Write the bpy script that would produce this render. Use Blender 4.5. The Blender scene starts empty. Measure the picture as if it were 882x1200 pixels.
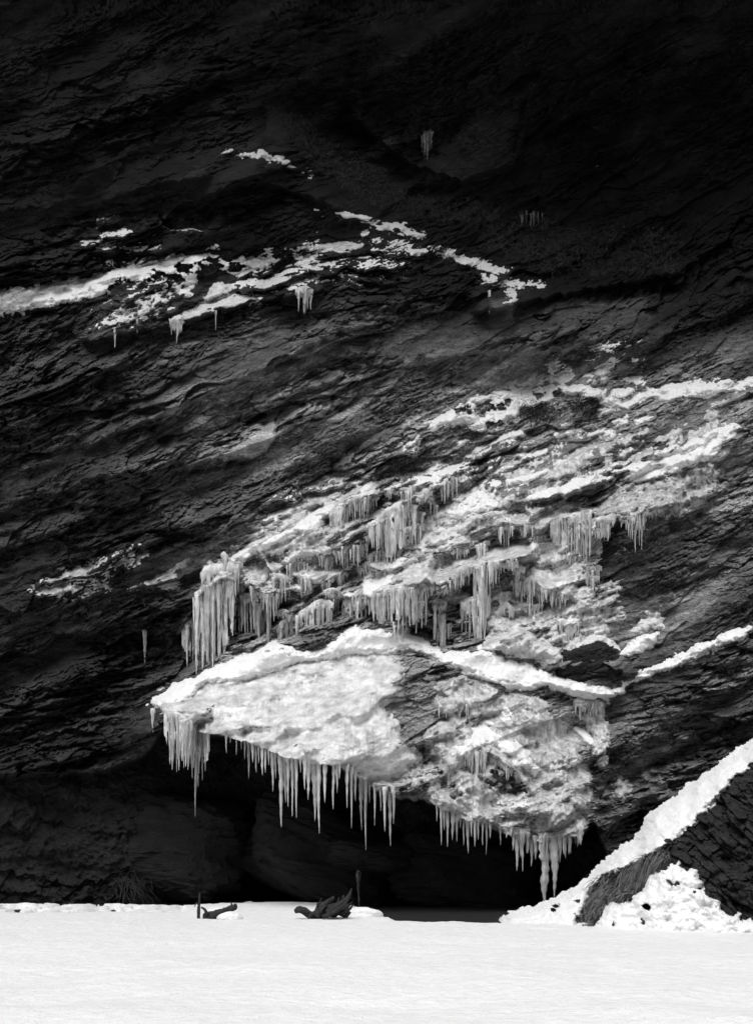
import bpy, math, random
import numpy as np

SC = bpy.context.scene
COL = SC.collection
random.seed(7)
R = np.random.default_rng(11)

# ------------------------------------------------------------------ camera, sky, sun, exposure
EYE, F, CU, HV = 1.7, 1800.0, 441.0, 960.0     # eye height; focal length, centre column and horizon row of the 882 x 1200 picture
cam = bpy.data.cameras.new('camera')
cam.sensor_fit = 'VERTICAL'
cam.sensor_height = 24.0
cam.lens = 24.0 * F / 1200.0
cam.shift_y = (HV - 600.0) / 1200.0
cam.clip_start, cam.clip_end = 0.1, 2000.0
camo = bpy.data.objects.new('camera', cam)
camo.location = (0, 0, EYE)
camo.rotation_euler = (math.radians(90), 0, 0)
COL.objects.link(camo)
SC.camera = camo

SUN_EL, SUN_AZ = math.radians(58), math.radians(200)
world = bpy.data.worlds.new('World')
SC.world = world
world.use_nodes = True
wn, wl = world.node_tree.nodes, world.node_tree.links
wn.clear()
sky = wn.new('ShaderNodeTexSky')
sky.sky_type = 'NISHITA'
sky.sun_disc = False
sky.sun_elevation = SUN_EL
sky.sun_rotation = SUN_AZ
bw = wn.new('ShaderNodeRGBToBW')               # a black and white photograph: grey light
bg = wn.new('ShaderNodeBackground')
bg.inputs['Strength'].default_value = 0.13
wo = wn.new('ShaderNodeOutputWorld')
wl.new(sky.outputs[0], bw.inputs[0]); wl.new(bw.outputs[0], bg.inputs[0]); wl.new(bg.outputs[0], wo.inputs[0])

sun = bpy.data.lights.new('sun', 'SUN')
sun.energy = 1.0
sun.angle = math.radians(35)
suno = bpy.data.objects.new('sun', sun)
suno.rotation_euler = (math.radians(32), 0, math.radians(-14))
suno.location = (0, 0, 60)
COL.objects.link(suno)

SC.view_settings.view_transform = 'Standard'
SC.view_settings.look = 'None'
SC.view_settings.gamma = 1.0
SC.view_settings.use_curve_mapping = False
SC.view_settings.exposure = 1.25
SC.render.engine = 'CYCLES'
SC.cycles.use_denoising = True
SC.cycles.max_bounces = 6
SC.cycles.diffuse_bounces = 3
SC.cycles.transmission_bounces = 5
SC.cycles.caustics_refractive = False
SC.cycles.caustics_reflective = False

# ------------------------------------------------------------------ helpers
def hsh(i, j, s):
    i = np.asarray(i).astype(np.int64).astype(np.uint64); j = np.asarray(j).astype(np.int64).astype(np.uint64)
    with np.errstate(over='ignore'):
        h = i * np.uint64(374761393) + j * np.uint64(668265263) + np.uint64((s * 974634777 + 12345) % (1 << 62))
        h = (h ^ (h >> np.uint64(13))) * np.uint64(1274126177)
        h = (h ^ (h >> np.uint64(16))) * np.uint64(2246822519)
        h = h ^ (h >> np.uint64(15))
    return (h & np.uint64(0xFFFFF)).astype(np.float64) / 1048575.0

def vn(x, y, s):
    """smooth value noise, -1..1"""
    xi, yi = np.floor(x), np.floor(y)
    fx, fy = x - xi, y - yi
    fx = fx * fx * (3 - 2 * fx); fy = fy * fy * (3 - 2 * fy)
    a, b, c, d = hsh(xi, yi, s), hsh(xi + 1, yi, s), hsh(xi, yi + 1, s), hsh(xi + 1, yi + 1, s)
    return 2 * ((a * (1 - fx) + b * fx) * (1 - fy) + (c * (1 - fx) + d * fx) * fy) - 1

def fbm(x, y, s, o=4, g=0.5):
    r, a, n = 0, 1.0, 0
    c, sn = math.cos(0.6), math.sin(0.6)
    for k in range(o):
        r = r + a * vn(x, y, s + k * 17); n += a; a *= g
        x, y = 2.03 * (c * x - sn * y) + 3.1, 2.03 * (sn * x + c * y) + 7.7
    return r / n

def sst(a, b, x):
    t = np.clip((x - a) / (b - a), 0, 1)
    return t * t * (3 - 2 * t)

def poly_sd(pts, U, V, closed=True):
    """signed distance to a polygon (positive inside), or minus the distance to a line"""
    P = np.array(pts, float)
    Q = np.roll(P, -1, 0) if closed else P[1:]
    if not closed: P = P[:-1]
    d2 = np.full(U.shape, 1e9); ins = np.zeros(U.shape, bool)
    for (ax, ay), (bx, by) in zip(P, Q):
        ex, ey = bx - ax, by - ay
        t = np.clip(((U - ax) * ex + (V - ay) * ey) / (ex * ex + ey * ey + 1e-9), 0, 1)
        d2 = np.minimum(d2, (U - ax - t * ex) ** 2 + (V - ay - t * ey) ** 2)
        if closed and ay != by:
            ins ^= ((ay > V) != (by > V)) & (U < ex * (V - ay) / ey + ax)
    d = np.sqrt(d2)
    return np.where(ins, d, -d) if closed else -d

def blur(A, s):
    if s <= 0: return A
    r = int(3 * s + 1)
    k = np.exp(-0.5 * (np.arange(-r, r + 1) / s) ** 2); k /= k.sum()
    for ax in (0, 1):
        p = np.pad(A, [(r, r) if a == ax else (0, 0) for a in (0, 1)], mode='edge')
        n = A.shape[ax]
        o = np.zeros_like(A)
        for i, w in enumerate(k):
            o += w * (p[i:i + n] if ax == 0 else p[:, i:i + n])
        A = o
    return A

def rbf(pts):
    P = np.array(pts, float)
    X = P[:, :2] / 100.0; y = P[:, 2]; n = len(P)
    K = np.sqrt(((X[:, None] - X[None]) ** 2).sum(2))
    A = np.zeros((n + 3, n + 3)); A[:n, :n] = K; A[:n, n] = 1; A[:n, n + 1:] = X
    A[n, :n] = 1; A[n + 1:, :n] = X.T
    w = np.linalg.solve(A, np.concatenate([y, np.zeros(3)]))
    def f(U, V):
        u, v = U / 100.0, V / 100.0
        r = w[n] + w[n + 1] * u + w[n + 2] * v
        for i in range(n):
            r = r + w[i] * np.sqrt((u - X[i, 0]) ** 2 + (v - X[i, 1]) ** 2)
        return r
    return f

def at(u, v, D):
    return ((u - CU) * D / F, D, EYE + (HV - v) * D / F)

def new_mesh(name, verts, faces, mat, parent=None, smooth=True, attr=None):
    """verts (n,3) array, faces (m,3|4) array or list -> ONE linked mesh object"""
    me = bpy.data.meshes.new(name)
    verts = np.asarray(verts, np.float32)
    if isinstance(faces, np.ndarray):
        m, k = faces.shape
        me.vertices.add(len(verts)); me.vertices.foreach_set('co', verts.ravel())
        me.loops.add(m * k); me.loops.foreach_set('vertex_index', faces.astype(np.int32).ravel())
        me.polygons.add(m)
        me.polygons.foreach_set('loop_start', np.arange(0, m * k, k, dtype=np.int32))
        me.update(calc_edges=True)
    else:
        me.from_pydata(verts.tolist(), [], faces)
    me.polygons.foreach_set('use_smooth', np.full(len(me.polygons), smooth))
    for an, av in (attr or {}).items():
        a = me.attributes.new(an, 'FLOAT', 'POINT'); a.data.foreach_set('value', np.asarray(av, np.float32).ravel())
    me.materials.append(mat)
    me.update()
    o = bpy.data.objects.new(name, me)
    COL.objects.link(o)
    if parent is not None: o.parent = parent
    return o

def tag(o, label=None, cat=None, group=None, kind=None):
    if label: o['label'] = label
    if cat: o['category'] = cat
    if group: o['group'] = group
    if kind: o['kind'] = kind
    return o

def empty(name, loc):
    o = bpy.data.objects.new(name, None); o.location = loc; o.empty_display_size = 0.1
    COL.objects.link(o); return o

def recentre(o, p):
    """put a mesh object's origin at p, geometry unmoved"""
    p = np.array(p, np.float32); n = len(o.data.vertices)
    c = np.empty(n * 3, np.float32); o.data.vertices.foreach_get('co', c)
    o.data.vertices.foreach_set('co', (c.reshape(-1, 3) - p).ravel()); o.location = p.tolist(); o.data.update()

# ------------------------------------------------------------------ materials (all grey: a black and white picture)
def mat(name):
    m = bpy.data.materials.new(name); m.use_nodes = True
    nt = m.node_tree; b = nt.nodes['Principled BSDF']
    return m, nt, nt.nodes, nt.links, b

def noise(nd, ln, scale, detail=5, rough=0.6, vec=None):
    n = nd.new('ShaderNodeTexNoise'); n.inputs['Scale'].default_value = scale
    n.inputs['Detail'].default_value = detail; n.inputs['Roughness'].default_value = rough
    if vec is not None: ln.new(vec, n.inputs['Vector'])
    return n

def geo_vec(nd, ln, sc=(1, 1, 1), rot=(0, 0, 0)):
    g = nd.new('ShaderNodeNewGeometry'); mp = nd.new('ShaderNodeMapping')
    mp.inputs['Scale'].default_value = sc; mp.inputs['Rotation'].default_value = rot
    ln.new(g.outputs['Position'], mp.inputs['Vector']); return mp.outputs[0]

def ramp(nd, ln, src, stops):
    r = nd.new('ShaderNodeValToRGB'); e = r.color_ramp.elements
    while len(e) < len(stops): e.new(0.5)
    for el, (p, c) in zip(e, stops): el.position = p; el.color = (c, c, c, 1)
    ln.new(src, r.inputs[0]); return r.outputs[0]

def mul(nd, ln, a, b):
    m = nd.new('ShaderNodeMath'); m.operation = 'MULTIPLY'
    for i, x in enumerate((a, b)):
        if isinstance(x, (int, float)): m.inputs[i].default_value = x
        else: ln.new(x, m.inputs[i])
    return m.outputs[0]

def bump(nd, ln, h, b, strength, dist):
    n = nd.new('ShaderNodeBump'); n.inputs['Strength'].default_value = strength; n.inputs['Distance'].default_value = dist
    ln.new(h, n.inputs['Height']); ln.new(n.outputs[0], b.inputs['Normal'])

def rock_material(name, gain, use_attr=True):
    m, nt, nd, ln, b = mat(name)
    n1 = noise(nd, ln, 1.0, 8, 0.7, geo_vec(nd, ln, (2.2, 2.2, 9.0), (0, math.radians(24), 0)))
    n2 = noise(nd, ln, 22.0, 4, 0.65, geo_vec(nd, ln))
    c = mul(nd, ln, ramp(nd, ln, n1.outputs[0], [(0.30, 0.45), (0.5, 1.0), (0.72, 1.7)]), ramp(nd, ln, n2.outputs[0], [(0.3, 0.65), (0.7, 1.4)]))
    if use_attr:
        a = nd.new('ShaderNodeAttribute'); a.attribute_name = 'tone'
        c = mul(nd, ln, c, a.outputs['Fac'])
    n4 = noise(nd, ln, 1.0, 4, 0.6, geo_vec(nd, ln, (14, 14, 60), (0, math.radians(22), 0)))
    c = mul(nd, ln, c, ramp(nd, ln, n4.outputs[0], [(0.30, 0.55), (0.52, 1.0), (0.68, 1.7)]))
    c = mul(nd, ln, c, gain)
    ln.new(c, b.inputs['Base Color'])
    b.inputs['Roughness'].default_value = 0.62
    b.inputs['Specular IOR Level'].default_value = 0.28
    n3 = noise(nd, ln, 1.0, 8, 0.72, geo_vec(nd, ln, (9, 9, 34), (0, math.radians(24), 0)))
    bump(nd, ln, n3.outputs[0], b, 0.9, 0.07)
    return m

def snow_material(name, base=0.84, rough=0.6, dirt=0.0):
    m, nt, nd, ln, b = mat(name)
    n = noise(nd, ln, 7.0, 6, 0.6, geo_vec(nd, ln))
    n2 = noise(nd, ln, 60.0, 3, 0.6, geo_vec(nd, ln))
    c = ramp(nd, ln, n.outputs[0], [(0.25, base * (0.90 - dirt)), (0.6, base)])
    ln.new(mul(nd, ln, c, ramp(nd, ln, n2.outputs[0], [(0.25, 0.88), (0.55, 1.0)])), b.inputs['Base Color'])
    b.inputs['Roughness'].default_value = rough
    b.inputs['Specular IOR Level'].default_value = 0.3
    ad = nd.new('ShaderNodeMath'); ad.operation = 'ADD'
    ln.new(n.outputs[0], ad.inputs[0]); ln.new(mul(nd, ln, n2.outputs[0], 0.25), ad.inputs[1])
    bump(nd, ln, ad.outputs[0], b, 0.7, 0.09)
    return m

def ice_material(name, lo, hi, trans, rough=0.22, vert=8.0, horiz=40.0, bstr=0.6, rnd=False):
    m, nt, nd, ln, b = mat(name)
    n = noise(nd, ln, 1.0, 6, 0.65, geo_vec(nd, ln, (horiz, horiz, vert)))
    n2 = noise(nd, ln, 5.0, 5, 0.6, geo_vec(nd, ln))
    c = ramp(nd, ln, n.outputs[0], [(0.32, lo), (0.62, hi)])
    c = mul(nd, ln, c, ramp(nd, ln, n2.outputs[0], [(0.3, 0.72), (0.6, 1.0)]))
    if rnd:      # no two icicles are equally clear
        oi = nd.new('ShaderNodeObjectInfo'); c = mul(nd, ln, c, ramp(nd, ln, oi.outputs['Random'], [(0.0, 0.62), (0.6, 1.0)]))
    ln.new(c, b.inputs['Base Color'])
    b.inputs['Roughness'].default_value = rough
    b.inputs['IOR'].default_value = 1.31
    b.inputs['Transmission Weight'].default_value = trans
    bump(nd, ln, n.outputs[0], b, bstr, 0.04)
    return m

def plain_material(name, lo, hi, scale=12.0, rough=0.8):
    m, nt, nd, ln, b = mat(name)
    n = noise(nd, ln, scale, 5, 0.6, geo_vec(nd, ln))
    ln.new(ramp(nd, ln, n.outputs[0], [(0.3, lo), (0.7, hi)]), b.inputs['Base Color'])
    b.inputs['Roughness'].default_value = rough; b.inputs['Specular IOR Level'].default_value = 0.2
    bump(nd, ln, n.outputs[0], b, 0.5, 0.03)
    return m

M_ROCK = rock_material('rock', 1.0)
M_BOULDER = rock_material('boulder_rock', 0.022, False)
M_CAVE_SHADE = rock_material('shade_painted_rock', 0.011, False)  # darker rock for the hollow's boulders: its shade is put into the colour
M_SNOW = snow_material('snow')
M_CRUST = snow_material('crusted_snow', 0.74, 0.5, 0.22)
M_SHEET = ice_material('sheet_ice', 0.36, 0.73, 0.0, 0.16, 5.0, 4.0, 0.8)
M_GLAZE = ice_material('glaze_ice', 0.30, 0.74, 0.0, 0.12, 5.0, 12.0, 0.7)
M_GREY = ice_material('grey_ice', 0.20, 0.66, 0.0, 0.22, 3.0, 7.0, 0.5)
M_CLEAR = ice_material('clear_ice', 0.25, 0.6, 0.8, 0.15, 3.5, 26.0)
M_ICICLE = ice_material('icicle_ice', 0.50, 0.97, 0.30, 0.10, 3.5, 26.0, rnd=True)
M_GRASS = plain_material('dead_grass', 0.035, 0.10)
M_STRAW = plain_material('straw', 0.03, 0.20)
M_TUFT = plain_material('wet_tuft', 0.02, 0.07)
M_WOOD = plain_material('wet_wood', 0.010, 0.04, 25.0)
M_GROUND = plain_material('wet_gravel', 0.006, 0.022, 9.0)

# ------------------------------------------------------------------ the cliff as a depth field
face_pts = [
 (-700,-900,23.5),(441,-900,23.5),(1500,-900,23),(-700,-300,28.7),(441,-300,28.5),(1500,-300,28),(-700,300,30.5),(1500,300,33),  # rows above the view lean outwards: overhang shaped to shade the upper cliff
 (-700,800,30),(1500,800,30),(-700,1200,30),(1500,1200,29),(-100,100,31),(-100,400,30.5),(900,100,35),(900,400,32),(900,600,30.2),(900,850,29.2),(-100,800,30.2),
 (150,60,31),(441,40,32),(700,40,34.5),
 (150,140,31.5),(290,160,31.2),(300,190,30.9),(300,260,30.7),(150,260,31.2),(390,240,31.4),(340,130,33),
 (400,150,34),(480,225,34.2),(500,160,33.8),(560,150,34.4),(620,150,36.5),(700,180,37),(700,260,36),(700,325,34.2),(600,280,34),(540,250,34),
 (150,292,32),(150,345,30.7),(300,300,31.8),(300,352,30.8),(150,385,30.4),(400,285,31.8),(400,315,31.0),
 (450,282,32.2),(450,320,31.1),(600,325,32.6),(600,350,31.3),(650,385,31.8),(740,385,32.0),
 (150,450,30.3),(300,450,30.6),(450,400,30.5),(550,400,31.5),(450,480,30.8),
 (520,485,31.4),(620,448,32.3),(740,440,32.5),(620,515,30.9),(740,505,31.3),(540,520,30.9),
 (150,560,30.2),(300,550,30.4),(450,555,30.4),(600,560,30.4),(740,560,30.5),
 (150,650,30.1),(300,640,29.9),(450,640,29.7),(600,640,29.8),(740,620,30.0),
 (150,740,30.5),(250,740,30.3),(350,730,29.8),(450,730,29.5),(600,730,29.7),(740,700,30.4),(690,760,29.7),(740,770,29.6),
 (150,800,30.7),(140,850,30.5),(200,800,30.3),(320,752,29.8),(430,736,29.5),(520,760,29.4),(620,788,29.4),(720,808,29.3),
 (195,826,28.4),(260,850,27.9),(320,872,27.5),(400,888,27.3),(440,915,27.4),(500,930,27.4),(560,960,27.5),(640,980,27.7),(690,950,28.4),
 (350,815,28.5),(480,820,28.3),(600,870,28.2),(700,870,29.0),(735,900,29.3),(745,970,29.5),
]
cave_pts = [(-700,850,30.5),(-700,1200,30.5),(60,900,30.8),(150,850,31.0),(150,950,30.7),(150,1040,30.7),(250,870,32),(250,960,31.6),(230,1060,32.6),
 (330,900,31.6),(330,1060,32.8),(420,930,31.2),(420,1000,31.0),(420,1070,32.5),(520,950,30.6),(500,1010,30.8),(520,1080,31.4),(600,990,30.4),(600,1060,31.0),
 (660,1000,30.0),(660,1060,30.4),(740,1020,29.6),(900,1020,29.4),(1500,1100,29),(441,1250,32)]
f_face, f_cave = rbf(face_pts), rbf(cave_pts)
LIP = np.array([(-700,905),(0,905),(120,900),(170,880),(195,847),(240,855),(262,858),(300,870),(330,882),(360,890),(395,893),(415,902),(440,922),(470,932),
 (500,935),(520,945),(545,958),(580,968),(620,982),(650,985),(680,975),(695,962),(705,985),(720,1010),(760,1030),(1500,1040)], float)

# ledges whose lower edge overhangs: (line, protrusion m, rise px, undercut px)
LEDGES = [
 ([(212,738),(240,692),(265,678),(300,690),(335,702)], .55, 26, 5),
 ([(322,735),(345,715),(370,703),(400,698),(440,702),(470,690),(500,680),(512,690)], .50, 26, 5),
 ([(430,622),(450,606),(480,592),(488,602)], .50, 18, 4),
 ([(383,604),(400,595),(440,578)], .35, 16, 4),
 ([(475,588),(490,580),(505,592)], .35, 10, 3),
 ([(508,704),(530,682),(560,664),(600,656),(622,652)], .60, 26, 5),
 ([(606,682),(625,684),(640,692),(668,700)], .45, 20, 5),
 ([(632,622),(650,610),(690,600)], .50, 22, 5),
 ([(690,622),(715,612),(740,604),(790,590)], .75, 34, 6),
 ([(598,655),(616,650)], .3, 12, 4),
 ([(105,398),(210,378),(250,366),(300,352),(360,342)], .45, 24, 4),
 ([(345,345),(375,338)], .35, 14, 4),
 ([(541,887),(560,878),(585,888),(604,908)], .32, 18, 7),
 ([(160,690),(200,682),(240,662)], .3, 12, 4),
 ([(105,520),(200,480),(300,435),(400,385)], .35, 30, 5),
 ([(105,560),(200,550),(300,520),(400,470)], .30, 26, 5),
 ([(300,690-45),(320,672),(345,682)], .28, 10, 4),
 ([(300,470),(360,455),(400,440)], .25, 16, 4),
 ([(500,420),(560,412),(660,408),(700,395)], .35, 34, 6),
 ([(560,365),(620,350),(700,335),(790,318)], .7, 34, 6),
 ([(240,228),(300,205),(350,225),(395,240)], .4, 26, 6),
 ([(130,232),(180,215),(240,205)], .4, 24, 6),
 ([(410,135),(480,190),(540,210),(600,190),(615,150)], .5, 40, 8),
 ([(640,585),(680,575),(700,566)], .3, 14, 4),
 ([(560,625),(590,612),(620,618)], .3, 12, 4),
 ([(640,785),(700,772),(740,790)], .35, 24, 6),
]
PALE = [   # smooth pale slabs of rock: (outline, albedo, edge px)
 ([(250,535),(268,528),(290,512),(310,500),(322,488),(325,500),(322,515),(312,530),(295,537),(270,538)], 0.36, 2),
 ([(318,488),(345,473),(352,478),(343,500),(330,520),(312,530),(324,512)], 0.22, 3),
 ([(250,465),(280,448),(320,432),(345,430),(320,445),(290,455),(265,475)], 0.24, 6),
 ([(355,450),(375,437),(400,430),(404,455),(380,462),(360,465)], 0.20, 5),
 ([(125,565),(170,560),(230,552),(280,545),(260,560),(200,580),(130,590)], 0.12, 8),
 ([(300,668),(320,660),(340,650),(338,668),(330,680),(305,680)], 0.15, 4),
 ([(560,560),(600,540),(640,525),(680,520),(650,540),(610,560),(570,585)], 0.15, 8),
 ([(470,880),(472,840),(452,828),(470,812),(472,790),(470,772),(480,762),(495,772),(520,788),(530,800),(515,812),(508,830),(508,862),(490,872)], 0.25, 3),
 ([(560,700),(600,690),(605,740),(575,745),(560,730)], 0.13, 4),
 ([(640,365),(680,350),(758,340),(758,370),(700,380),(660,380)], 0.085, 8),
 ([(575,352),(600,348),(603,378),(585,390),(572,380)], 0.09, 3),
 ([(310,125),(330,125),(345,150),(335,165),(312,160)], 0.026, 4),
 ([(430,180),(445,165),(465,160),(460,175),(440,185)], 0.032, 3),
 ([(520,170),(560,140),(610,128),(600,180),(560,205),(500,215)], 0.022, 14),
]

def plates(q, p, Lq, Lp, s):
    """flaky layered slabs: every layer stands out or back by a height that changes along it, its lower edge foremost"""
    p = p / Lp + 0.55 * fbm(q / (Lq * 1.6), p / (Lp * 4), s + 5, 2) + 0.22 * vn(q / (Lq * .10), p / Lp, s + 6)
    pi = np.floor(p); fp = p - pi
    qq = q / Lq * (0.7 + 0.6 * hsh(pi, pi * 0 + 4, s + 8)) + 9.1 * hsh(pi, pi * 0 + 3, s + 1) + 0.30 * fbm(q / (Lq * .16), p * 2.3, s + 9, 2)
    qi = np.floor(qq); f = qq - qi
    f = sst(0.80, 0.98, f)
    h = hsh(pi, qi, s + 2) * (1 - f) + hsh(pi, qi + 1, s + 2) * f
    g = hsh(pi, qi, s + 3) * (1 - f) + hsh(pi, qi + 1, s + 3) * f
    return h - 0.5 + (fp - 0.5) * (1.1 * g - 0.1)

def slivers(q, p, lam, s, k=5.0):
    """thin lens-shaped flakes: a saw-tooth across the bedding that comes and goes along it"""
    ph = p / lam + 1.1 * fbm(q / (lam * k), p / (lam * 2.2), s, 3)
    a = np.clip(0.25 + 1.3 * fbm(q / (lam * k * 1.1), p / (lam * 1.6), s + 21, 3), 0, 1)
    return a * (ph - np.floor(ph) - 0.4)

def facets(q, p, Lq, Lp, s, tilt=1.0, crack=0.25):
    """joint-bounded blocks: every block has a height and a tilt of its own, with an open crack round it"""
    x, y = q / Lq, p / Lp
    x = x + .25 * fbm(x * 1.7, y * 1.7, s + 1, 3); y = y + .22 * fbm(x * 1.7 + 9, y * 1.7, s + 2, 3)
    xi, yi = np.floor(x), np.floor(y)
    d1 = np.full(x.shape, 9.); d2 = np.full(x.shape, 9.); h = np.zeros(x.shape)
    for dx in (-1, 0, 1):
        for dy in (-1, 0, 1):
            cx, cy = xi + dx, yi + dy
            px = x - cx - hsh(cx, cy, s + 3); py = y - cy - hsh(cx, cy, s + 4)
            d = px * px + py * py
            k = hsh(cx, cy, s + 5); k2 = (k * 37.7) % 1.0; k3 = (k * 91.3) % 1.0
            hh = k - .5 + tilt * ((k2 - .5) * px + (k3 - .25) * py)
            n = d < d1
            d2 = np.where(n, d1, np.minimum(d2, d)); h = np.where(n, hh, h); d1 = np.where(n, d, d1)
    g = np.sqrt(d2) - np.sqrt(d1)
    return h - crack * (1 - sst(0, .13, g))

def rough(U, V, dip, s):
    c, sn = math.cos(math.radians(dip)), math.sin(math.radians(dip))
    q, p = U * c - V * sn, U * sn + V * c
    p = p + 14 * fbm(U / 170, V / 110, s + 40, 3) + 1.3 * fbm(U / 16, V / 12, s + 43, 3)
    m1 = sst(-.3, .3, fbm(q / 110, p / 50, s + 70, 3)); m2 = sst(-.25, .3, fbm(q / 60, p / 30, s + 75, 3)); m3 = sst(-.1, .35, fbm(q / 90, p / 25, s + 77, 3))
    return (0.34 * plates(q, p, 190, 40, s) + 0.30 * facets(q, p, 95, 30, s + 11, 1.3, .2) + 0.26 * m1 * facets(q, p, 48, 12, s + 21, 1.2, .3)
            + 0.16 * m2 * facets(q, p, 20, 6, s + 31, 1.1, .2) + 0.12 * plates(q, p, 60, 9, s + 20)
            + 0.20 * m1 * slivers(q, p, 10, s + 81) + 0.10 * m3 * slivers(q, p, 4.5, s + 83, 4)
            + 0.06 * fbm(q / 6, p / 3.0, s + 50, 3) + 0.16 * (1 - m2) * fbm(q / 15, p / 8, s + 55, 4))

def depth(U, V):
    lip = np.interp(U, LIP[:, 0], LIP[:, 1]) + 3.5 * fbm(U / 9, V / 200, 71, 3)
    below = sst(0, 9, V - lip)
    df = f_face(U, V); dc = f_cave(U, V)
    for pts, s, up, dn in LEDGES:
        P = np.array(pts, float)
        d = V - np.interp(U, P[:, 0], P[:, 1]) - 2.0 * vn(U / 6, U * 0, 33)
        e = sst(P[0, 0] - 14, P[0, 0] + 6, U) * (1 - sst(P[-1, 0] - 6, P[-1, 0] + 14, U))
        pr = np.where(d < 0, sst(-up, 2, d), (1 - sst(0, dn, d)) - 0.35 * sst(0, dn, d) * (1 - sst(dn, dn + 40, d)))
        df = df - s * e * pr
    calm = np.ones(U.shape)
    for pts, a, e in PALE:
        xs, ys = [p[0] for p in pts], [p[1] for p in pts]
        bb = (U > min(xs) - 20) & (U < max(xs) + 20) & (V > min(ys) - 20) & (V < max(ys) + 20)
        if bb.any():
            calm[bb] = np.minimum(calm[bb], 1 - (0.9 if a > .35 else 0.4 if (a, e) == (.25, 3) else .45) * sst(-4, 5, poly_sd(pts, U[bb], V[bb])))
    slab = sst(-10, 25, poly_sd([(180,825),(320,760),(430,742),(470,760),(470,880),(400,888),(260,850)], U, V))
    calm = calm * (1 - 0.6 * slab)
    wa = sst(430, 600, U) * (1 - sst(420, 520, V))             # steeper dip upper right
    wb = sst(560, 700, V)
    h = np.zeros(U.shape)
    wc = (1 - sst(370, 450, V)) * (1 - wa)                     # flatter at the upper left
    for w, dip, sd_ in (((1 - wa) * (1 - wb) * (1 - wc), 24, 100), (wc * (1 - wb), 13, 150), (wa, 34, 200), ((1 - wa) * wb, 16, 300)):
        k = w > 0
        h[k] += w[k] * rough(U[k], V[k], dip, sd_)
    blk = fbm((U * .9 - V * .42) / 130, (U * .42 + V * .9) / 55, 61, 4) * 0.6 + .30 * plates(U * .92 - V * .40, U * .40 + V * .92 + 10 * vn(U / 90, V / 60, 64), 330, 66, 65)
    cave_h = 1.6 * (0.16 * plates(U + .4 * V, V - .2 * U, 90, 60, 400) + 0.08 * plates(U + .3 * V, V - .2 * U, 40, 22, 410)) + 0.30 * fbm(U / 40, V / 30, 91, 5) + .06 * fbm(U / 6, V / 5, 95, 3)
    hr = fbm(U / 9, V / 7, 93, 4) * 0.10
    quiet = (0.25 + 1.05 * sst(-.30, .32, fbm((U * .9 - V * .42) / 150, (U * .42 + V * .9) / 48, 131, 3))) * (1 - .4 * (1 - sst(200, 300, V)))
    qf, pf = U * .91 - V * .41, U * .41 + V * .91 + 5 * fbm(U / 60, V / 40, 141, 2)
    fine = .12 * slivers(qf, pf, 5.2, 142, 4.5) + .09 * slivers(qf, pf, 3.0, 143, 4) + .10 * facets(qf, pf, 13, 4.2, 144, 1.2, .15) + .05 * fbm(qf / 3.0, pf / 2.0, 145, 2)
    df = df - fine * calm * (.12 + 1.1 * sst(-.22, .3, fbm(qf / 90, pf / 26, 146, 4)))
    df = df - calm * h * 1.15 * quiet - blk * calm - hr * calm * 0.6
    return df * (1 - below) + (dc - cave_h) * below, below, df

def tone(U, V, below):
    """albedo of the schist: dark wet bands, paler dry beds, and painted shade at the top, recess and hollow"""
    t = 0.0085 + 0.006 * sst(200, 300, V) + 0.045 * sst(310, 430, V) + 0.17 * sst(350, 460, V) * sst(110, 320, U) + 0.050 * sst(470, 600, V) * sst(180, 330, U)  # darkest towards the top: shade painted into the albedo
    t = t * (1 - .55 * sst(600, 680, V) * (1 - sst(200, 300, U))) * (1 - .45 * sst(560, 680, U) * (1 - sst(400, 440, V)))  # last factor paints the shade of the upper right recess
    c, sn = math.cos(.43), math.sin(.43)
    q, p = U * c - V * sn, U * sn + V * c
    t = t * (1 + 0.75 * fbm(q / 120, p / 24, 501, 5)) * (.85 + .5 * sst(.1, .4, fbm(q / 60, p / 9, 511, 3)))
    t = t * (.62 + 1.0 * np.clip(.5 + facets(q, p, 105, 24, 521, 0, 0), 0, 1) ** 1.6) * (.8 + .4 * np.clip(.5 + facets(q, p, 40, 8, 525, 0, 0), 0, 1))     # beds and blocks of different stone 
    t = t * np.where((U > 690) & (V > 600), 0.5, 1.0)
    t = np.where(below > 0.5, 0.012 * (1 + .3 * fbm(U / 50, V / 40, 505, 3)), t)  # hollow under the lip: its shade is painted as near-black albedo
    for pts, a, e in PALE:
        xs, ys = [p_[0] for p_ in pts], [p_[1] for p_ in pts]
        bb = (U > min(xs) - 30) & (U < max(xs) + 30) & (V > min(ys) - 30) & (V < max(ys) + 30)
        if bb.any():
            w = sst(-e, e, poly_sd(pts, U[bb], V[bb]) + 4 * fbm(U[bb] / 9, V[bb] / 6, 507, 3))
            t[bb] = t[bb] * (1 - w) + a * w
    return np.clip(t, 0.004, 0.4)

U0, U1, V0, V1 = -18, 900, 20, 1120
us = np.concatenate([np.arange(-700, -60, 12.), np.arange(-60, U0, 3.), np.arange(U0, U1 + 1, 1.), np.arange(U1 + 3, 960, 3.), np.arange(960, 1500, 12.)])
vs = np.concatenate([np.arange(-900, -60, 12.), np.arange(-60, V0, 3.), np.arange(V0, V1 + 1, 1.), np.arange(V1 + 3, 1260, 4.)])
UU, VV = np.meshgrid(us, vs)
DD, BEL, DF = depth(UU, VV)
DD = 0.8 * DD + 0.2 * blur(DD, 0.7)
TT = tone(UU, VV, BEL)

def grid_faces(ny, nx):
    i = np.arange(ny * nx).reshape(ny, nx)
    return np.stack([i[:-1, :-1], i[1:, :-1], i[1:, 1:], i[:-1, 1:]], -1).reshape(-1, 4)

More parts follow.
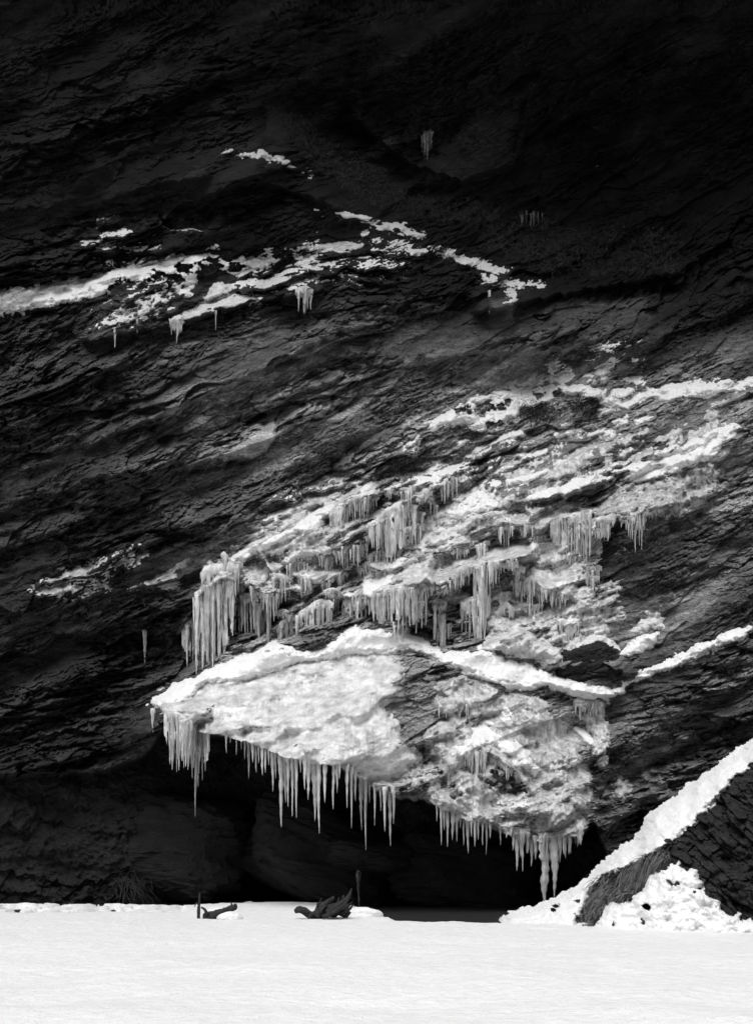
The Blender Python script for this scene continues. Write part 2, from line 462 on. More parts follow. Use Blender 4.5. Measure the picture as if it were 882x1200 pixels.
def to_world(U, V, D):
    return np.stack([(U - CU) * D / F, D, EYE + (HV - V) * D / F], -1).reshape(-1, 3)

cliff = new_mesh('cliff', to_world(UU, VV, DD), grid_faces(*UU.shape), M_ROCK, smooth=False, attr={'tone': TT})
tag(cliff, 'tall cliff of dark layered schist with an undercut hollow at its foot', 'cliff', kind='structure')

# fine part of the field, one sample a pixel, for the snow and ice lying on it
iu, iv = int(np.searchsorted(us, U0)), int(np.searchsorted(vs, V0))
FD = DD[iv:iv + (V1 - V0) + 1, iu:iu + (U1 - U0) + 1]
FU = UU[iv:iv + FD.shape[0], iu:iu + FD.shape[1]]; FV = VV[iv:iv + FD.shape[0], iu:iu + FD.shape[1]]
class Field: pass
CLF = Field(); LIPF = Field(); CLF.D, CLF.U, CLF.V, CLF.u0, CLF.v0 = FD, FU, FV, U0, V0; CLF.cache = {}; CLF.true = FD
LIPF.D, LIPF.U, LIPF.V, LIPF.u0, LIPF.v0, LIPF.cache, LIPF.true = DF[iv:iv + FD.shape[0], iu:iu + FD.shape[1]], FU, FV, U0, V0, {}, FD   # the face as if it ran on past the lip, for the ice that bulges over it

def surf(u, v, fld=CLF):
    x = min(max(u - fld.u0, 0), fld.D.shape[1] - 1.001); y = min(max(v - fld.v0, 0), fld.D.shape[0] - 1.001)
    i, j = int(x), int(y); a, b = x - i, y - j
    D = fld.D
    return (D[j, i] * (1 - a) + D[j, i + 1] * a) * (1 - b) + (D[j + 1, i] * (1 - a) + D[j + 1, i + 1] * a) * b

def cover(name, label, cat, shape, material, T=.12, soft=8, N=.05, fr=9, aniso=(1, 1), bias=0.0, sig=2.5, holes=(), width=None, group=None, fld=CLF, dip=0, rivulet=0.0, up=0.05, over=0.0, oct=4, fine=.016, parent=None):
    """snow or ice lying on the rock: a sheet of its own thickness, thinning to nothing at its edge, rock standing through where it is thin"""
    xs, ys = [p[0] for p in shape], [p[1] for p in shape]
    pad = 14 + (max(width) if width is not None else 0)
    r, c = fld.D.shape
    a0, a1 = int(max(min(xs) - pad - fld.u0, 0)), int(min(max(xs) + pad - fld.u0, c - 1))
    b0, b1 = int(max(min(ys) - pad - fld.v0, 0)), int(min(max(ys) + pad - fld.v0, r - 1))
    U, V = fld.U[b0:b1 + 1, a0:a1 + 1], fld.V[b0:b1 + 1, a0:a1 + 1]
    key = sig
    if key not in fld.cache: fld.cache[key] = blur(fld.D, sig)
    Db = fld.cache[key][b0:b1 + 1, a0:a1 + 1]
    Dr = fld.true[b0:b1 + 1, a0:a1 + 1]
    sl = np.zeros_like(Dr); sl[3:-3] = np.tanh((Dr[:-6] - Dr[6:]) / 0.12)     # how far the rock faces up
    s = abs(hash_name(label))
    wob = 4.2 * fbm(U / 11, V / 7, s, 4) + 1.8 * fbm(U / 3.2, V / 2.4, s + 3, 3)
    if width is not None:
        W = np.interp(U, sorted(xs), [w for _, w in sorted(zip(xs, width))]) if len(width) > 1 else width[0]
        sd = W + poly_sd(shape, U, V, False)
        wob = wob * 0.45
    else:
        sd = poly_sd(shape, U, V)
    sd = sd + wob
    cq, sq = math.cos(math.radians(dip)), math.sin(math.radians(dip))
    q, p = U * cq - V * sq, U * sq + V * cq
    t = T * np.clip(sd / soft, -1.5, 1) ** 1
    t = np.where(t > 0, T * np.sqrt(np.clip(sd / soft, 0, 1)), t)
    t = t + N * fbm(q / (fr * aniso[0]), p / (fr * aniso[1]), s + 7, oct) - bias
    if up: t = t + up * (sl - 0.25)
    t = t + fine * fbm(U / 2.6, V / 2.2, s + 44, 2)
    if rivulet: t = t + rivulet * fbm(U / 3.0 + 0.8 * fbm(U / 14, V / 22, s + 61, 2), V / 26, s + 60, 3)
    for hx, hy, hr in holes:
        d = np.hypot((U - hx) / 1.5, V - hy) + 1.3 * hr * fbm(U / 5, V / 4, s + 23, 4)
        t = t - (T * 2.5) * (1 - sst(hr * 0.6, hr * 1.25, d))
    D = Db - t
    keep = (sd > -6) & (D < Dr + 0.10)
    if over: keep &= V < np.interp(U, LIP[:, 0], LIP[:, 1]) + over + 2.5 * fbm(U / 6, U * 0, s + 77, 3)
    f = keep[:-1, :-1] & keep[1:, :-1] & keep[1:, 1:] & keep[:-1, 1:]
    fc = grid_faces(*U.shape)[f.ravel()]
    if len(fc) == 0: print('EMPTY', label); return None
    ids = np.unique(fc); mp = np.zeros(U.size, np.int64); mp[ids] = np.arange(len(ids))
    vw = to_world(U, V, D)[ids]
    o = new_mesh(name, vw, mp[fc], material)
    recentre(o, vw.mean(0))
    return tag(o, label, cat, group)

def hash_name(s):
    h = 7
    for ch in s: h = (h * 31 + ord(ch)) % 9973
    return h

# ------------------------------------------------------------------ ground
def axis(lo, a, b, hi, step):
    return np.concatenate([np.linspace(lo, a, 14)[:-1], np.arange(a, b, step), np.linspace(b, hi, 14)])
gx, gy = np.meshgrid(axis(-160, -15, 15, 160, .07), axis(-160, 8, 35, 120, .07))
yy = np.maximum(gy, 1.0)
gu, gv = CU + F * gx / yy, HV + F * EYE / yy
gz = .22 * (1 - sst(16, 23, gy)) * fbm(gx / 5.5 + gy / 9, gy / 3.2, 605, 3) + (0.03 + .06 * (1 - sst(15, 23, gy))) * fbm(gx / 2.2, gy / 2.2, 601, 4)
ground = new_mesh('ground', np.stack([gx, gy, gz - 0.02], -1).reshape(-1, 3), grid_faces(*gx.shape), M_GROUND)
tag(ground, 'dark wet gravel ground at the foot of the cliff', 'ground', kind='structure')
edge = np.interp(gu, [-400, 120, 205, 225, 240, 330, 400, 415, 430, 448, 470, 600, 640, 1500], [1062, 1060, 1062, 1063, 1061, 1059, 1060, 1064, 1067, 1076, 1082, 1084, 1084, 1084])
st = 0.10 * np.clip((gv - edge) / 4 + 0.5 * fbm(gx / .25, gy / .6, 611, 3), -1, 1) + 0.02 * fbm(gx / .5, gy / .5, 615, 4)
st = np.where((gu < 215) & (gv < 1075), st - 0.16 * sst(-.05, .12, fbm(gx / .22, gy / .5, 617, 4)), st)
sg = new_mesh('snow_ground', np.stack([gx, gy, gz + st - 0.01], -1).reshape(-1, 3), grid_faces(*gx.shape), M_SNOW)
tag(sg, 'flat white snow field in front of the cliff', 'snow', kind='structure')
wall_u, wall_v = np.meshgrid(np.linspace(-120, 120, 120), np.linspace(-2, 34, 40))
far = new_mesh('sky_blocker_wall', np.stack([wall_u, -24 - .25 * wall_v - 3 * fbm(wall_u / 9, wall_v / 7, 701, 4), wall_v], -1).reshape(-1, 3), grid_faces(*wall_u.shape), plain_material('blocker_rock', .02, .06, 1.0))  # added out of view to block low sky light and darken the hollow
tag(far, 'added unseen dark wall behind the viewer, blocking low sky light', 'light blocker', kind='structure')
# ------------------------------------------------------------------ snow and ice lying on the cliff
SP = 'snow_patch'
# upper left ledge
cover(SP, 'broad white snow patch on the upper left ledge with dark tufts poking through', 'snow patch',
      [(-14,342),(30,336),(70,330),(122,322),(130,318),(145,312),(165,307),(185,303),(205,299),(225,297),(245,299),(262,304),(280,303),(300,300),(318,298),(330,300),(325,310),(305,315),(290,313),(275,322),(262,318),(245,312),(235,318),(229,331),(205,335),(190,338),(180,330),(165,328),(150,330),(135,332),(128,344),(100,350),(50,362),(-14,372)],
      M_SNOW, T=.21, soft=7, N=.15, fr=6, aniso=(2, 1), dip=8, bias=.0, holes=[(141,337,8),(166,337,6),(186,326,7),(204,326,6),(216,315,6),(266,302,4),(252,308,6),(276,314,5),(243,316,7)])
cover('ice_crust', 'thin broken crust of frozen snow below the upper left snow patch', 'ice',
      [(126,374),(140,358),(158,350),(175,345),(190,345),(205,335),(224,331),(222,342),(196,350),(188,362),(175,372),(155,372),(140,376)], M_CRUST, T=.05, soft=8, N=.14, fr=5, aniso=(1.6, 1), dip=14, bias=.012, sig=1.2)
cover('ice_crust', 'ragged tongue of frosty ice spreading below the middle of the upper snow ledge', 'ice',
      [(200,383),(225,365),(243,345),(250,330),(262,330),(275,340),(290,345),(312,350),(310,355),(285,355),(275,362),(255,362),(240,368),(215,381)], M_CRUST, T=.08, soft=7, N=.12, fr=5, aniso=(1.8, 1), dip=24, bias=.012, sig=1.2)
cover('snow_scatter', 'scattered scraps of snow on the rubble right of the upper snow patch', 'snow patch',
      [(300,288),(340,286),(420,284),(425,292),(380,294),(372,302),(400,305),(415,310),(378,312),(375,330),(350,335),(320,340),(296,333),(320,318),(350,315),(345,300),(310,298)], M_CRUST, T=.06, soft=7, N=.17, fr=4, aniso=(2.6, 1), dip=8, bias=.06, sig=1.2)
cover(SP, 'small snow streak on a narrow ledge at the far left above the broad patch', 'snow patch',
      [(100,283),(125,283),(140,287),(155,289),(172,291),(165,294),(145,291),(125,288),(100,287)], M_CRUST, T=.06, soft=4, N=.07, fr=5, aniso=(2, 1), bias=.01, sig=1.6)
cover(SP, 'tiny white snow cap on a dark stone just above the upper snow patch', 'snow patch', [(244,291),(249,287),(255,288),(258,291),(250,293)], M_SNOW, T=.12, soft=4, N=.02)
cover(SP, 'thin snow line along the crest of the dark upper left rock', 'snow patch', [(266,178),(285,183),(305,180),(325,186),(345,196),(365,206)], M_CRUST, T=.07, soft=3, N=.15, fr=4, width=[1, 1.6, 2.6, 2, 1.4, 1], sig=1.3)
cover(SP, 'long snow line sloping down right on the dark middle ridge', 'snow patch', [(372,246),(395,250),(420,256),(440,261),(465,265),(494,275)], M_SNOW, T=.06, soft=4, N=.16, fr=4, aniso=(2.4, 1), dip=-12, width=[1, 2, 3, 2.6, 3, 1], sig=1.0)
cover(SP, 'horizontal snow dash in the crease under the dark middle ridge', 'snow patch', [(350,291),(375,288),(400,287),(420,287)], M_CRUST, T=.08, soft=3, N=.07, fr=5, width=[2, 3, 2.5, 1.5], sig=1.6)
cover(SP, 'bright snow ribbon descending right beneath the grassy hollow', 'snow patch', [(480,293),(505,295),(530,297),(548,306),(570,311),(596,317)], M_SNOW, T=.065, soft=4, N=.15, fr=4, aniso=(2.2, 1), dip=-12, width=[1.4, 2, 3, 3.4, 2.6, 1.2], sig=1.0)
cover(SP, 'short snow ribbon on the ledge end right of the descending ribbon', 'snow patch', [(566,327),(588,330),(610,334),(636,334)], M_SNOW, T=.065, soft=4, N=.14, fr=4, width=[1.2, 2.2, 2.4, 1.2], sig=1.0)
cover('ice_crust', 'pale frost on the smooth block under the short snow ribbon', 'ice', [(590,336),(602,336),(606,352),(600,362),(590,356),(600,350),(597,342)], M_CRUST, T=.06, soft=4, N=.08, fr=4, bias=.02, sig=1.6)
# right hand ledge
cover(SP, 'large bright snowfield on the sloping right ledge, dotted with dark stones', 'snow patch',
      [(478,517),(500,500),(515,485),(535,473),(560,463),(590,457),(615,453),(650,451),(690,453),(720,456),(758,453),(830,448),(890,440),(890,452),(830,464),(758,470),(735,478),(715,480),(700,470),(680,463),(660,465),(640,470),(625,476),(612,476),(605,490),(590,495),(580,505),(560,505),(545,502),(520,500),(500,509)],
      M_SNOW, T=.15, soft=6, N=.17, fr=7, aniso=(2.2, 1), dip=14, bias=.02, holes=[(543,481,5),(562,482,4),(572,477,5),(588,475,4),(594,472,3),(576,498,4),(586,497,3),(599,497,3),(632,462,4),(654,463,5),(660,474,5)])
cover('ice_crust', 'frosty grey film of ice above the large right snowfield', 'ice', [(590,458),(605,445),(620,437),(640,436),(645,418),(655,420),(662,430),(672,432),(675,446),(650,450)], M_CRUST, T=.05, soft=8, N=.09, fr=8, bias=.025, sig=1.6)
cover('ice_crust', 'frosty streaks on the rocks in the upper right below the pale beds', 'ice', [(690,440),(695,425),(690,405),(705,402),(722,414),(735,400),(748,412),(740,420),(722,428),(718,440)], M_CRUST, T=.05, soft=7, N=.12, fr=7, aniso=(1.6, 1), bias=.03, sig=1.6)
for (lab, pts, w) in [
    ('short snow dash on the dark upper right rocks', [(704,408),(721,413)], [2]),
    ('small snow dash at the right edge below the pale beds', [(742,421),(753,422)], [2.6]),
    ('small clump of snow among dark brush on the right', [(703,484),(712,480),(722,477)], [5, 5, 3]),
    ('snow dash under the dark brush at the right edge', [(718,494),(728,491),(734,489)], [2]),
    ('snow dash at the far right edge below the brush', [(744,493),(752,491),(762,490)], [2.6]),
    ('snow dash above the long bare strata on the right', [(692,510),(706,506),(714,506)], [2.4]),
    ('white lump of snow on a stone under the right snowfield', [(652,509),(658,507),(666,508)], [4, 5, 3]),
    ('snow scrap below the left stones of the right snowfield', [(584,513),(598,509),(611,509)], [4, 4.5, 3.5]),
    ('narrow snow line on a crack below the right snowfield', [(590,537),(608,533),(625,532),(639,529)], [1.6, 2, 2.6, 3]),
    ('small snow spot beneath the narrow crack line', [(655,544),(666,541)], [2.4]),
    ('thin slanting snow line left of the bare middle slabs', [(562,568),(575,556),(589,549)], [1.6, 1.6, 1.4]),
    ('ragged snow scrap on the slab edge in mid right', [(596,564),(606,560),(618,561),(628,557),(640,552)], [4, 4, 4, 3, 2]),
    ('long bright snow streak rising right across the slabs', [(606,586),(632,582),(655,575),(680,566),(700,564)], [3, 5, 5, 6, 4]),
    ('thin snow streak above the end of the long bright streak', [(688,563),(704,553),(722,543)], [2, 2.2, 1.6]),
    ('snow streak on the left shoulder above the long curtain', [(401,596),(414,590),(426,584),(437,577)], [4, 5, 4, 2]),
    ('small snow lump over the left shoulder streak', [(424,574),(432,567),(438,566)], [2.5, 3, 2]),
    ('small pale snow tongue below the bright central drift', [(493,632),(506,626),(520,621)], [3, 4, 3]),
    ('short slanting snow dash left of the right snowfield tip', [(481,519),(488,513)], [1.6]),
    ('short snow dash among rubble in the middle of the face', [(424,559),(434,557)], [2.2]),
    ('snow dash left of the frosty hollow in mid face', [(455,572),(467,569)], [2.2])]:
    cover(SP, lab, 'snow patch', pts, M_SNOW, T=.09, soft=4, N=.08, fr=5, aniso=(2, 1), dip=15, width=w, sig=1.4)
cover(SP, 'frosty snow hollow in the middle of the face above the short columns', 'snow patch', [(480,568),(484,556),(496,550),(515,546),(540,545),(536,556),(528,566),(512,572),(497,576),(486,575)], M_SNOW, T=.10, soft=6, N=.09, fr=6, aniso=(2, 1), dip=10, bias=.02, sig=1.8, )
cover('ice_crust', 'grey frost band above the frosty snow hollow', 'ice', [(500,548),(520,540),(545,528),(580,520),(570,528),(548,540),(530,546)], M_CRUST, T=.05, soft=6, N=.07, fr=6, bias=.02, sig=1.6)
cover(SP, 'far right snow drift above the hanging ice by the cliff edge', 'snow patch', [(716,553),(735,545),(758,534),(800,518),(850,498),(870,500),(830,540),(800,552),(758,562),(742,566),(728,562),(735,556)], M_SNOW, T=.20, soft=7, N=.05)
cover(SP, 'bright central drift of snow on the slabs', 'snow patch', [(511,604),(530,596),(544,586),(556,575),(566,574),(572,585),(586,589),(577,597),(555,604),(541,609),(525,607)], M_SNOW, T=.16, soft=7, N=.06, fr=7)
cover('ice_crust', 'web of white frozen trickles across the slabs left of the grey curtain', 'ice', [(500,640),(520,618),(545,612),(575,600),(600,594),(622,592),(610,602),(590,606),(570,612),(552,620),(540,634),(528,640),(515,645)], M_CRUST, T=.09, soft=6, N=.13, fr=7, aniso=(1.8, 1), dip=25, bias=.03, sig=1.8)
cover('ice_crust', 'lacy frozen trickles on the slanting slab right of the stone arch', 'ice', [(545,630),(560,618),(600,610),(612,618),(622,628),(605,624),(588,618),(570,622),(556,634)], M_CRUST, T=.07, soft=4, N=.11, fr=6, aniso=(2, 1), dip=15, bias=.02, sig=1.8)
# ice in the middle of the face
cover('ice_crust', 'thin lacy ice on the layered rock left of the white sheet', 'ice', [(272,660),(290,638),(305,618),(330,600),(360,580),(392,562),(398,570),(385,590),(352,610),(325,632),(300,645)], M_CRUST, T=.05, soft=8, N=.13, fr=6, aniso=(2.4, 1), dip=28, bias=.035, sig=1.6)
cover('ice_ribbon', 'white ice ribbon running down left along a slanting ledge', 'ice', [(272,664),(285,652),(305,641),(325,632),(345,624),(368,608),(388,596)], M_SNOW, T=.14, soft=4, N=.05, fr=6, width=[8, 7, 6, 5, 7, 8, 6], sig=2)
cover('ice_sheet', 'rumpled white ice sheet in the left middle of the face', 'ice', [(338,640),(345,622),(362,612),(378,620),(386,636),(397,650),(402,664),(398,680),(384,690),(366,690),(350,684),(338,672),(331,660)], M_SHEET, T=.18, soft=7, N=.17, fr=7, bias=.02, sig=2.2)
cover('ice_sheet', 'knobbly ice lump at the head of the left big curtain', 'ice', [(236,664),(250,658),(268,656),(283,650),(280,665),(272,684),(276,700),(262,704),(246,704),(240,690)], M_SHEET, T=.2, soft=6, N=.16, fr=6, sig=2.2)
cover('ice_sheet', 'clear ice patch on the dark wall at the far left', 'ice', [(40,690),(70,672),(100,662),(125,656),(150,648),(172,640),(172,656),(150,660),(130,668),(128,690),(110,695),(60,700)], M_GREY, T=.04, soft=7, N=.06, fr=6, bias=.01, sig=1.6)
cover('ice_sheet', 'pale ice fan above the thin dripping icicle on the left wall', 'ice', [(180,684),(190,678),(205,674),(212,682),(208,688),(190,690)], M_GREY, T=.08, soft=5, N=.05, fr=5)
cover('ice_ribbon', 'narrow ice trickle down the left wall toward the big curtain', 'ice', [(150,692),(175,684),(200,668),(222,655)], M_GREY, T=.06, soft=3, N=.06, fr=5, width=[2, 3, 3, 2.5], sig=1.6)
cover('snow_drift', 'smooth white drift flowing down under the short columns to the slab', 'snow patch', [(424,700),(424,684),(426,668),(430,655),(442,650),(456,656),(468,651),(478,654),(470,668),(460,682),(450,695),(438,704)], M_SNOW, T=.26, soft=9, N=.05, fr=9, sig=3)
cover('ice_sheet', 'lumpy frozen cap over the centre curtain', 'ice', [(455,688),(462,672),(474,656),(488,650),(505,648),(512,656),(508,672),(505,684),(495,690),(478,692)], M_SHEET, T=.24, soft=7, N=.14, fr=6, sig=2.5)
cover('ice_sheet', 'white ledge of ice along the top of the left row of icicles', 'ice', [(322,740),(336,726),(350,712),(368,702),(390,695),(412,694),(432,700),(440,707),(420,710),(395,709),(372,716),(350,728),(335,742)], M_SNOW, T=.2, soft=6, N=.10, fr=6, sig=2.5)
cover('snow_patch', 'rounded snow knob on a stone at the left end of the icicle row', 'snow patch', [(330,690),(340,684),(350,683),(356,690),(348,694),(336,697)], M_SNOW, T=.22, soft=5, N=.03)
cover('snow_patch', 'bright snow cap beside the dark hollow under the stone arch', 'snow patch', [(507,708),(515,697),(524,688),(536,690),(550,698),(545,704),(526,706),(513,712)], M_SNOW, T=.24, soft=6, N=.04)
cover('ice_sheet', 'arched band of veined ice over the dark hollow right of centre', 'ice', [(512,694),(530,676),(548,663),(563,650),(580,641),(600,634),(614,640),(622,650),(606,657),(582,660),(562,669),(545,676),(530,688),(518,698)], M_SHEET, T=.2, soft=6, N=.13, fr=6, aniso=(2, 1), dip=28, sig=2.5)
cover('ice_sheet', 'broad frosted ice apron stepping down right of the arch', 'ice', [(614,668),(630,660),(644,665),(655,674),(672,684),(692,690),(696,700),(684,715),(678,735),(660,735),(652,712),(640,696),(625,690),(616,682)], M_SHEET, T=.16, soft=7, N=.15, fr=6, sig=2.2)
cover('snow_patch', 'small smooth snow pillow above the broad frosted apron', 'snow patch', [(620,636),(630,629),(642,632),(650,638),(638,642),(624,644)], M_SNOW, T=.16, soft=5, N=.03)
cover('snow_patch', 'white snow lip on the step above the small icicles right of the arch', 'snow patch', [(636,682),(648,678),(662,682),(672,690),(664,694),(648,690)], M_SNOW, T=.18, soft=4, N=.04)
cover('ice_sheet', 'feathery textured ice sheet on the dark right wall', 'ice', [(694,688),(710,682),(724,680),(731,692),(733,712),(728,728),(706,732),(688,735),(676,725),(684,705)], M_GREY, T=.09, soft=6, N=.20, fr=4, aniso=(2.2, 1), dip=20, bias=.05, sig=1.8)
cover('ice_sheet', 'grey ice on the ledge above the tall grey curtain', 'ice', [(622,600),(640,592),(660,589),(680,593),(690,600),(692,612),(676,616),(655,618),(640,626),(632,618)], M_SHEET, T=.14, soft=6, N=.14, fr=5, sig=2)
cover('ice_sheet', 'ragged frosted overhang of ice at the far right under the drift', 'ice', [(696,598),(712,584),(728,574),(745,566),(760,562),(800,552),(830,540),(845,550),(835,580),(800,606),(760,606),(738,608),(718,610),(700,614)], M_GREY, T=.16, soft=7, N=.22, fr=5, bias=.03, sig=2)
cover('ice_sheet', 'tumbling frozen mound of white ice above the slab crest', 'ice', [(560,762),(570,745),(580,730),(596,724),(610,732),(625,742),(640,750),(655,760),(662,770),(650,778),(630,776),(605,772),(585,768)], M_SHEET, T=.34, soft=12, N=.12, fr=9, sig=3)
cover('snow_patch', 'snow cap on the dark boulder at the right end of the slab', 'snow patch', [(672,768),(674,756),(690,742),(704,744),(718,752),(726,762),(716,763),(700,755),(686,757)], M_CRUST, T=.18, soft=5, N=.08, fr=5)
cover('snow_patch', 'snowy cap on the small boulder at the right edge', 'snow patch', [(727,766),(735,753),(748,745),(770,742),(770,757),(748,766),(736,769)], M_SNOW, T=.2, soft=6, N=.07)
cover('snow_patch', 'frosted knob of snow above the small boulder at the right edge', 'snow patch', [(738,742),(746,730),(758,714),(775,710),(775,734),(756,741)], M_CRUST, T=.12, soft=6, N=.14, fr=5, bias=.02)
cover('snow_drift', 'snow wedge rising to the right edge beside the slab end', 'snow patch', [(714,812),(730,799),(758,782),(800,765),(860,735),(885,730),(870,748),(800,780),(758,794),(742,802),(728,812)], M_SNOW, T=.16, soft=5, N=.16, fr=8, bias=.02)
# the slab
cover('snow_drift', 'long white snow crest along the whole top of the overhanging slab', 'snow patch',
      [(172,826),(185,813),(200,803),(225,793),(245,785),(270,773),(300,762),(322,754),(345,760),(365,764),(385,754),(400,742),(412,735),(430,736),(452,737),(475,740),(500,750),(520,763),(545,762),(565,757),(580,760),(592,774),(620,778),(640,788),(665,796),(690,802),(715,809),(729,814),(712,820),(690,820),(660,814),(635,806),(610,811),(590,807),(570,799),(550,792),(530,785),(508,771),(490,762),(470,764),(445,770),(420,768),(400,770),(380,776),(350,779),(320,790),(295,800),(270,802),(245,803),(215,822),(195,828)],
      M_SNOW, T=.36, soft=9, N=.08, fr=14, sig=7, up=0, fine=.004, oct=3)
cover('ice_sheet', 'wide rippled white ice sheet covering the left of the overhanging slab', 'ice',
      [(186,826),(220,803),(260,785),(320,772),(380,760),(450,755),(466,762),(470,785),(468,800),(472,815),(450,828),(455,840),(466,850),(468,865),(482,880),(492,888),(480,902),(462,912),(440,930),(418,916),(395,906),(360,902),(330,894),(300,883),(270,870),(240,866),(210,856)],
      M_SHEET, T=.17, soft=16, N=.20, fr=20, aniso=(2.4, 1), dip=14, sig=3, fld=LIPF, over=4, up=0, rivulet=.03)
cover('ice_sheet', 'rough grey and white ice draped over the right of the slab', 'ice',
      [(506,805),(530,790),(560,797),(580,808),(605,815),(632,815),(640,838),(662,850),(680,870),(690,900),(694,938),(684,978),(650,994),(622,990),(590,980),(560,974),(530,960),(508,945),(520,905),(505,882),(500,862),(508,840)],
      M_GREY, T=.16, soft=9, N=.24, fr=15, aniso=(2.2, 1), dip=-38, bias=.03, sig=2.6, rivulet=.06, oct=3, up=.04, fld=LIPF, over=4, holes=[(588,914,9),(603,926,7)])
cover('snow_drift', 'white snow streaked diagonally across the rough ice of the slab', 'snow patch',
      [(546,860),(560,842),(580,838),(592,828),(606,832),(604,848),(590,852),(600,862),(620,880),(634,900),(628,915),(612,905),(592,885),(572,872),(556,878),(535,890),(522,888),(530,872)], M_SNOW, T=.26, soft=8, N=.16, fr=8, aniso=(2, 1), dip=-40, bias=.03, sig=3.0, fld=LIPF, oct=3)
cover('snow_patch', 'patchy snow low on the rough ice beneath the little dark grotto', 'snow patch', [(572,915),(585,928),(600,930),(615,930),(622,945),(605,950),(590,945),(575,935)], M_SNOW, T=.2, soft=7, N=.2, fr=6, bias=.02, sig=2.5, fld=LIPF)
cover('ice_sheet', 'mottled ice with dark holes under the bare patch of the slab', 'ice', [(425,918),(445,905),(470,892),(490,885),(505,898),(515,915),(508,932),(480,925),(450,928)], M_GREY, T=.08, soft=6, N=.22, fr=8, bias=.02, sig=2, fld=LIPF, over=3)
cover('ice_sheet', 'grey frozen veil hanging off the right end of the snow crest', 'ice', [(668,818),(690,820),(708,824),(708,845),(712,868),(713,882),(706,897),(698,892),(692,862),(682,842)], M_GREY, T=.14, soft=6, N=.10, fr=6, sig=2.5, rivulet=.06)
cover('snow_patch', 'slanting snow streak beside the grey frozen veil', 'snow patch', [(674,854),(684,861),(692,870)], M_SNOW, T=.14, soft=4, N=.03, width=[2.5, 4, 3])
cover('snow_patch', 'crusty snow tip at the foot of the grey frozen veil', 'snow patch', [(696,896),(702,886),(712,884),(712,894),(706,900)], M_SNOW, T=.14, soft=4, N=.05)
cover('ice_sheet', 'small isolated patch of ice on the black rock right of the slab', 'ice', [(718,912),(728,905),(736,918),(737,930),(728,934),(720,925)], M_GREY, T=.08, soft=5, N=.12, fr=5, sig=2)

for lab, poly, b in [('fine dusting of snow on the little ledges of the upper left rocks', [(100,250),(250,270),(420,255),(500,285),(480,320),(420,345),(330,350),(250,375),(130,390),(100,390)], .125),
                  ('fine dusting of snow on the little ledges of the icy middle face', [(240,660),(300,590),(400,540),(480,510),(560,500),(640,505),(760,480),(760,640),(700,690),(600,700),(500,690),(400,690),(300,690)], .122),
                  ('fine dusting of snow among the rocks at the upper right', [(590,450),(620,425),(690,400),(762,395),(762,450)], .09)]:
    o = cover('snow_dusting', lab, 'snow', poly, M_SNOW, T=.05, soft=30, N=.10, fr=7, aniso=(2, 1), dip=18, bias=b, sig=1.2, up=.09)
    if o: o['kind'] = 'stuff'

for lab, poly, b in [
    ('thin grey glaze of ice over the layered rocks left of centre', [(280,670),(300,635),(345,600),(400,565),(440,572),(430,600),(415,640),(430,680),(420,700),(380,700),(340,712),(318,700),(330,680),(300,690)], .015),
    ('thin grey glaze of ice over the slabs around the short columns', [(430,600),(450,580),(490,560),(540,560),(600,585),(640,590),(620,640),(560,650),(520,690),(500,700),(505,640),(450,650)], .02),
    ('thin grey glaze of ice on the broken rocks right of the arch', [(600,655),(630,600),(690,598),(700,640),(690,690),(710,740),(690,765),(640,750),(600,725),(570,740),(560,700),(600,700),(625,700)], -.01),
    ('thin glaze of ice on the strata under the right snowfield', [(560,560),(600,535),(680,520),(760,505),(850,470),(850,520),(760,545),(690,575),(640,582),(600,595),(560,580)], .05)]:
    cover('ice_glaze', lab, 'ice', poly, M_GLAZE, T=.05, soft=14, N=.13, fr=8, aniso=(1.8, 1), dip=22, bias=b, sig=1.6, up=.05, rivulet=.05)

# ------------------------------------------------------------------ icicles
def icicle_arrays(L, r0, rng, sides=8, blunt=0.0, flare=0.3):
    n = max(7, min(22, int(L / 0.07)))
    t = np.linspace(0, 1, n)
    ph, f1 = rng.uniform(0, 6.3, 4), rng.uniform(5, 11)
    prof = r0 * ((1 - t) ** rng.uniform(.65, 1.05) * (1 - blunt) + blunt * (1 - .25 * t)) 
    prof = prof * (1 + flare * np.exp(-t * 9)) * (1 + .19 * np.sin(f1 * 2.2 * t * L / .5 + ph[0]) + .14 * np.sin(f1 * 5 * t * L / .5 + ph[1]) + rng.normal(0, .07, n)) + 0.004
    a = np.linspace(0, 2 * math.pi, sides, endpoint=False)
    lob = 1 + .22 * np.cos(2 * a + ph[2]) + .14 * np.cos(3 * a + ph[3])
    bend = 0.10 * r0 * np.sin(t * rng.uniform(2, 5) * 2 + ph[1]) + rng.normal(0, .010) * t * L
    bendy = 0.10 * r0 * np.sin(t * rng.uniform(2, 5) * 2 + ph[0])
    tw = ph[0] + rng.uniform(-1, 1) * t
    aa = a[None] + tw[:, None]
    jit = 1 + rng.normal(0, .05, (n, sides))
    x = bend[:, None] + prof[:, None] * lob[None] * np.cos(aa) * jit
    y = bendy[:, None] + prof[:, None] * lob[None] * np.sin(aa) * jit
    z = np.repeat(-t[:, None] * L, sides, 1)
    v = np.stack([x, y, z], -1).reshape(-1, 3)
    v = np.vstack([v, [[bend[-1], bendy[-1], -L - .015]]])
    fs = []
    for i in range(n - 1):
        for j in range(sides):
            k = (j + 1) % sides
            fs.append((i * sides + j, (i + 1) * sides + j, (i + 1) * sides + k, i * sides + k))
    for j in range(sides):
        fs.append(((n - 1) * sides + j, n * sides, (n - 1) * sides + (j + 1) % sides))
    fs.append(tuple(range(sides)))
    return v, fs

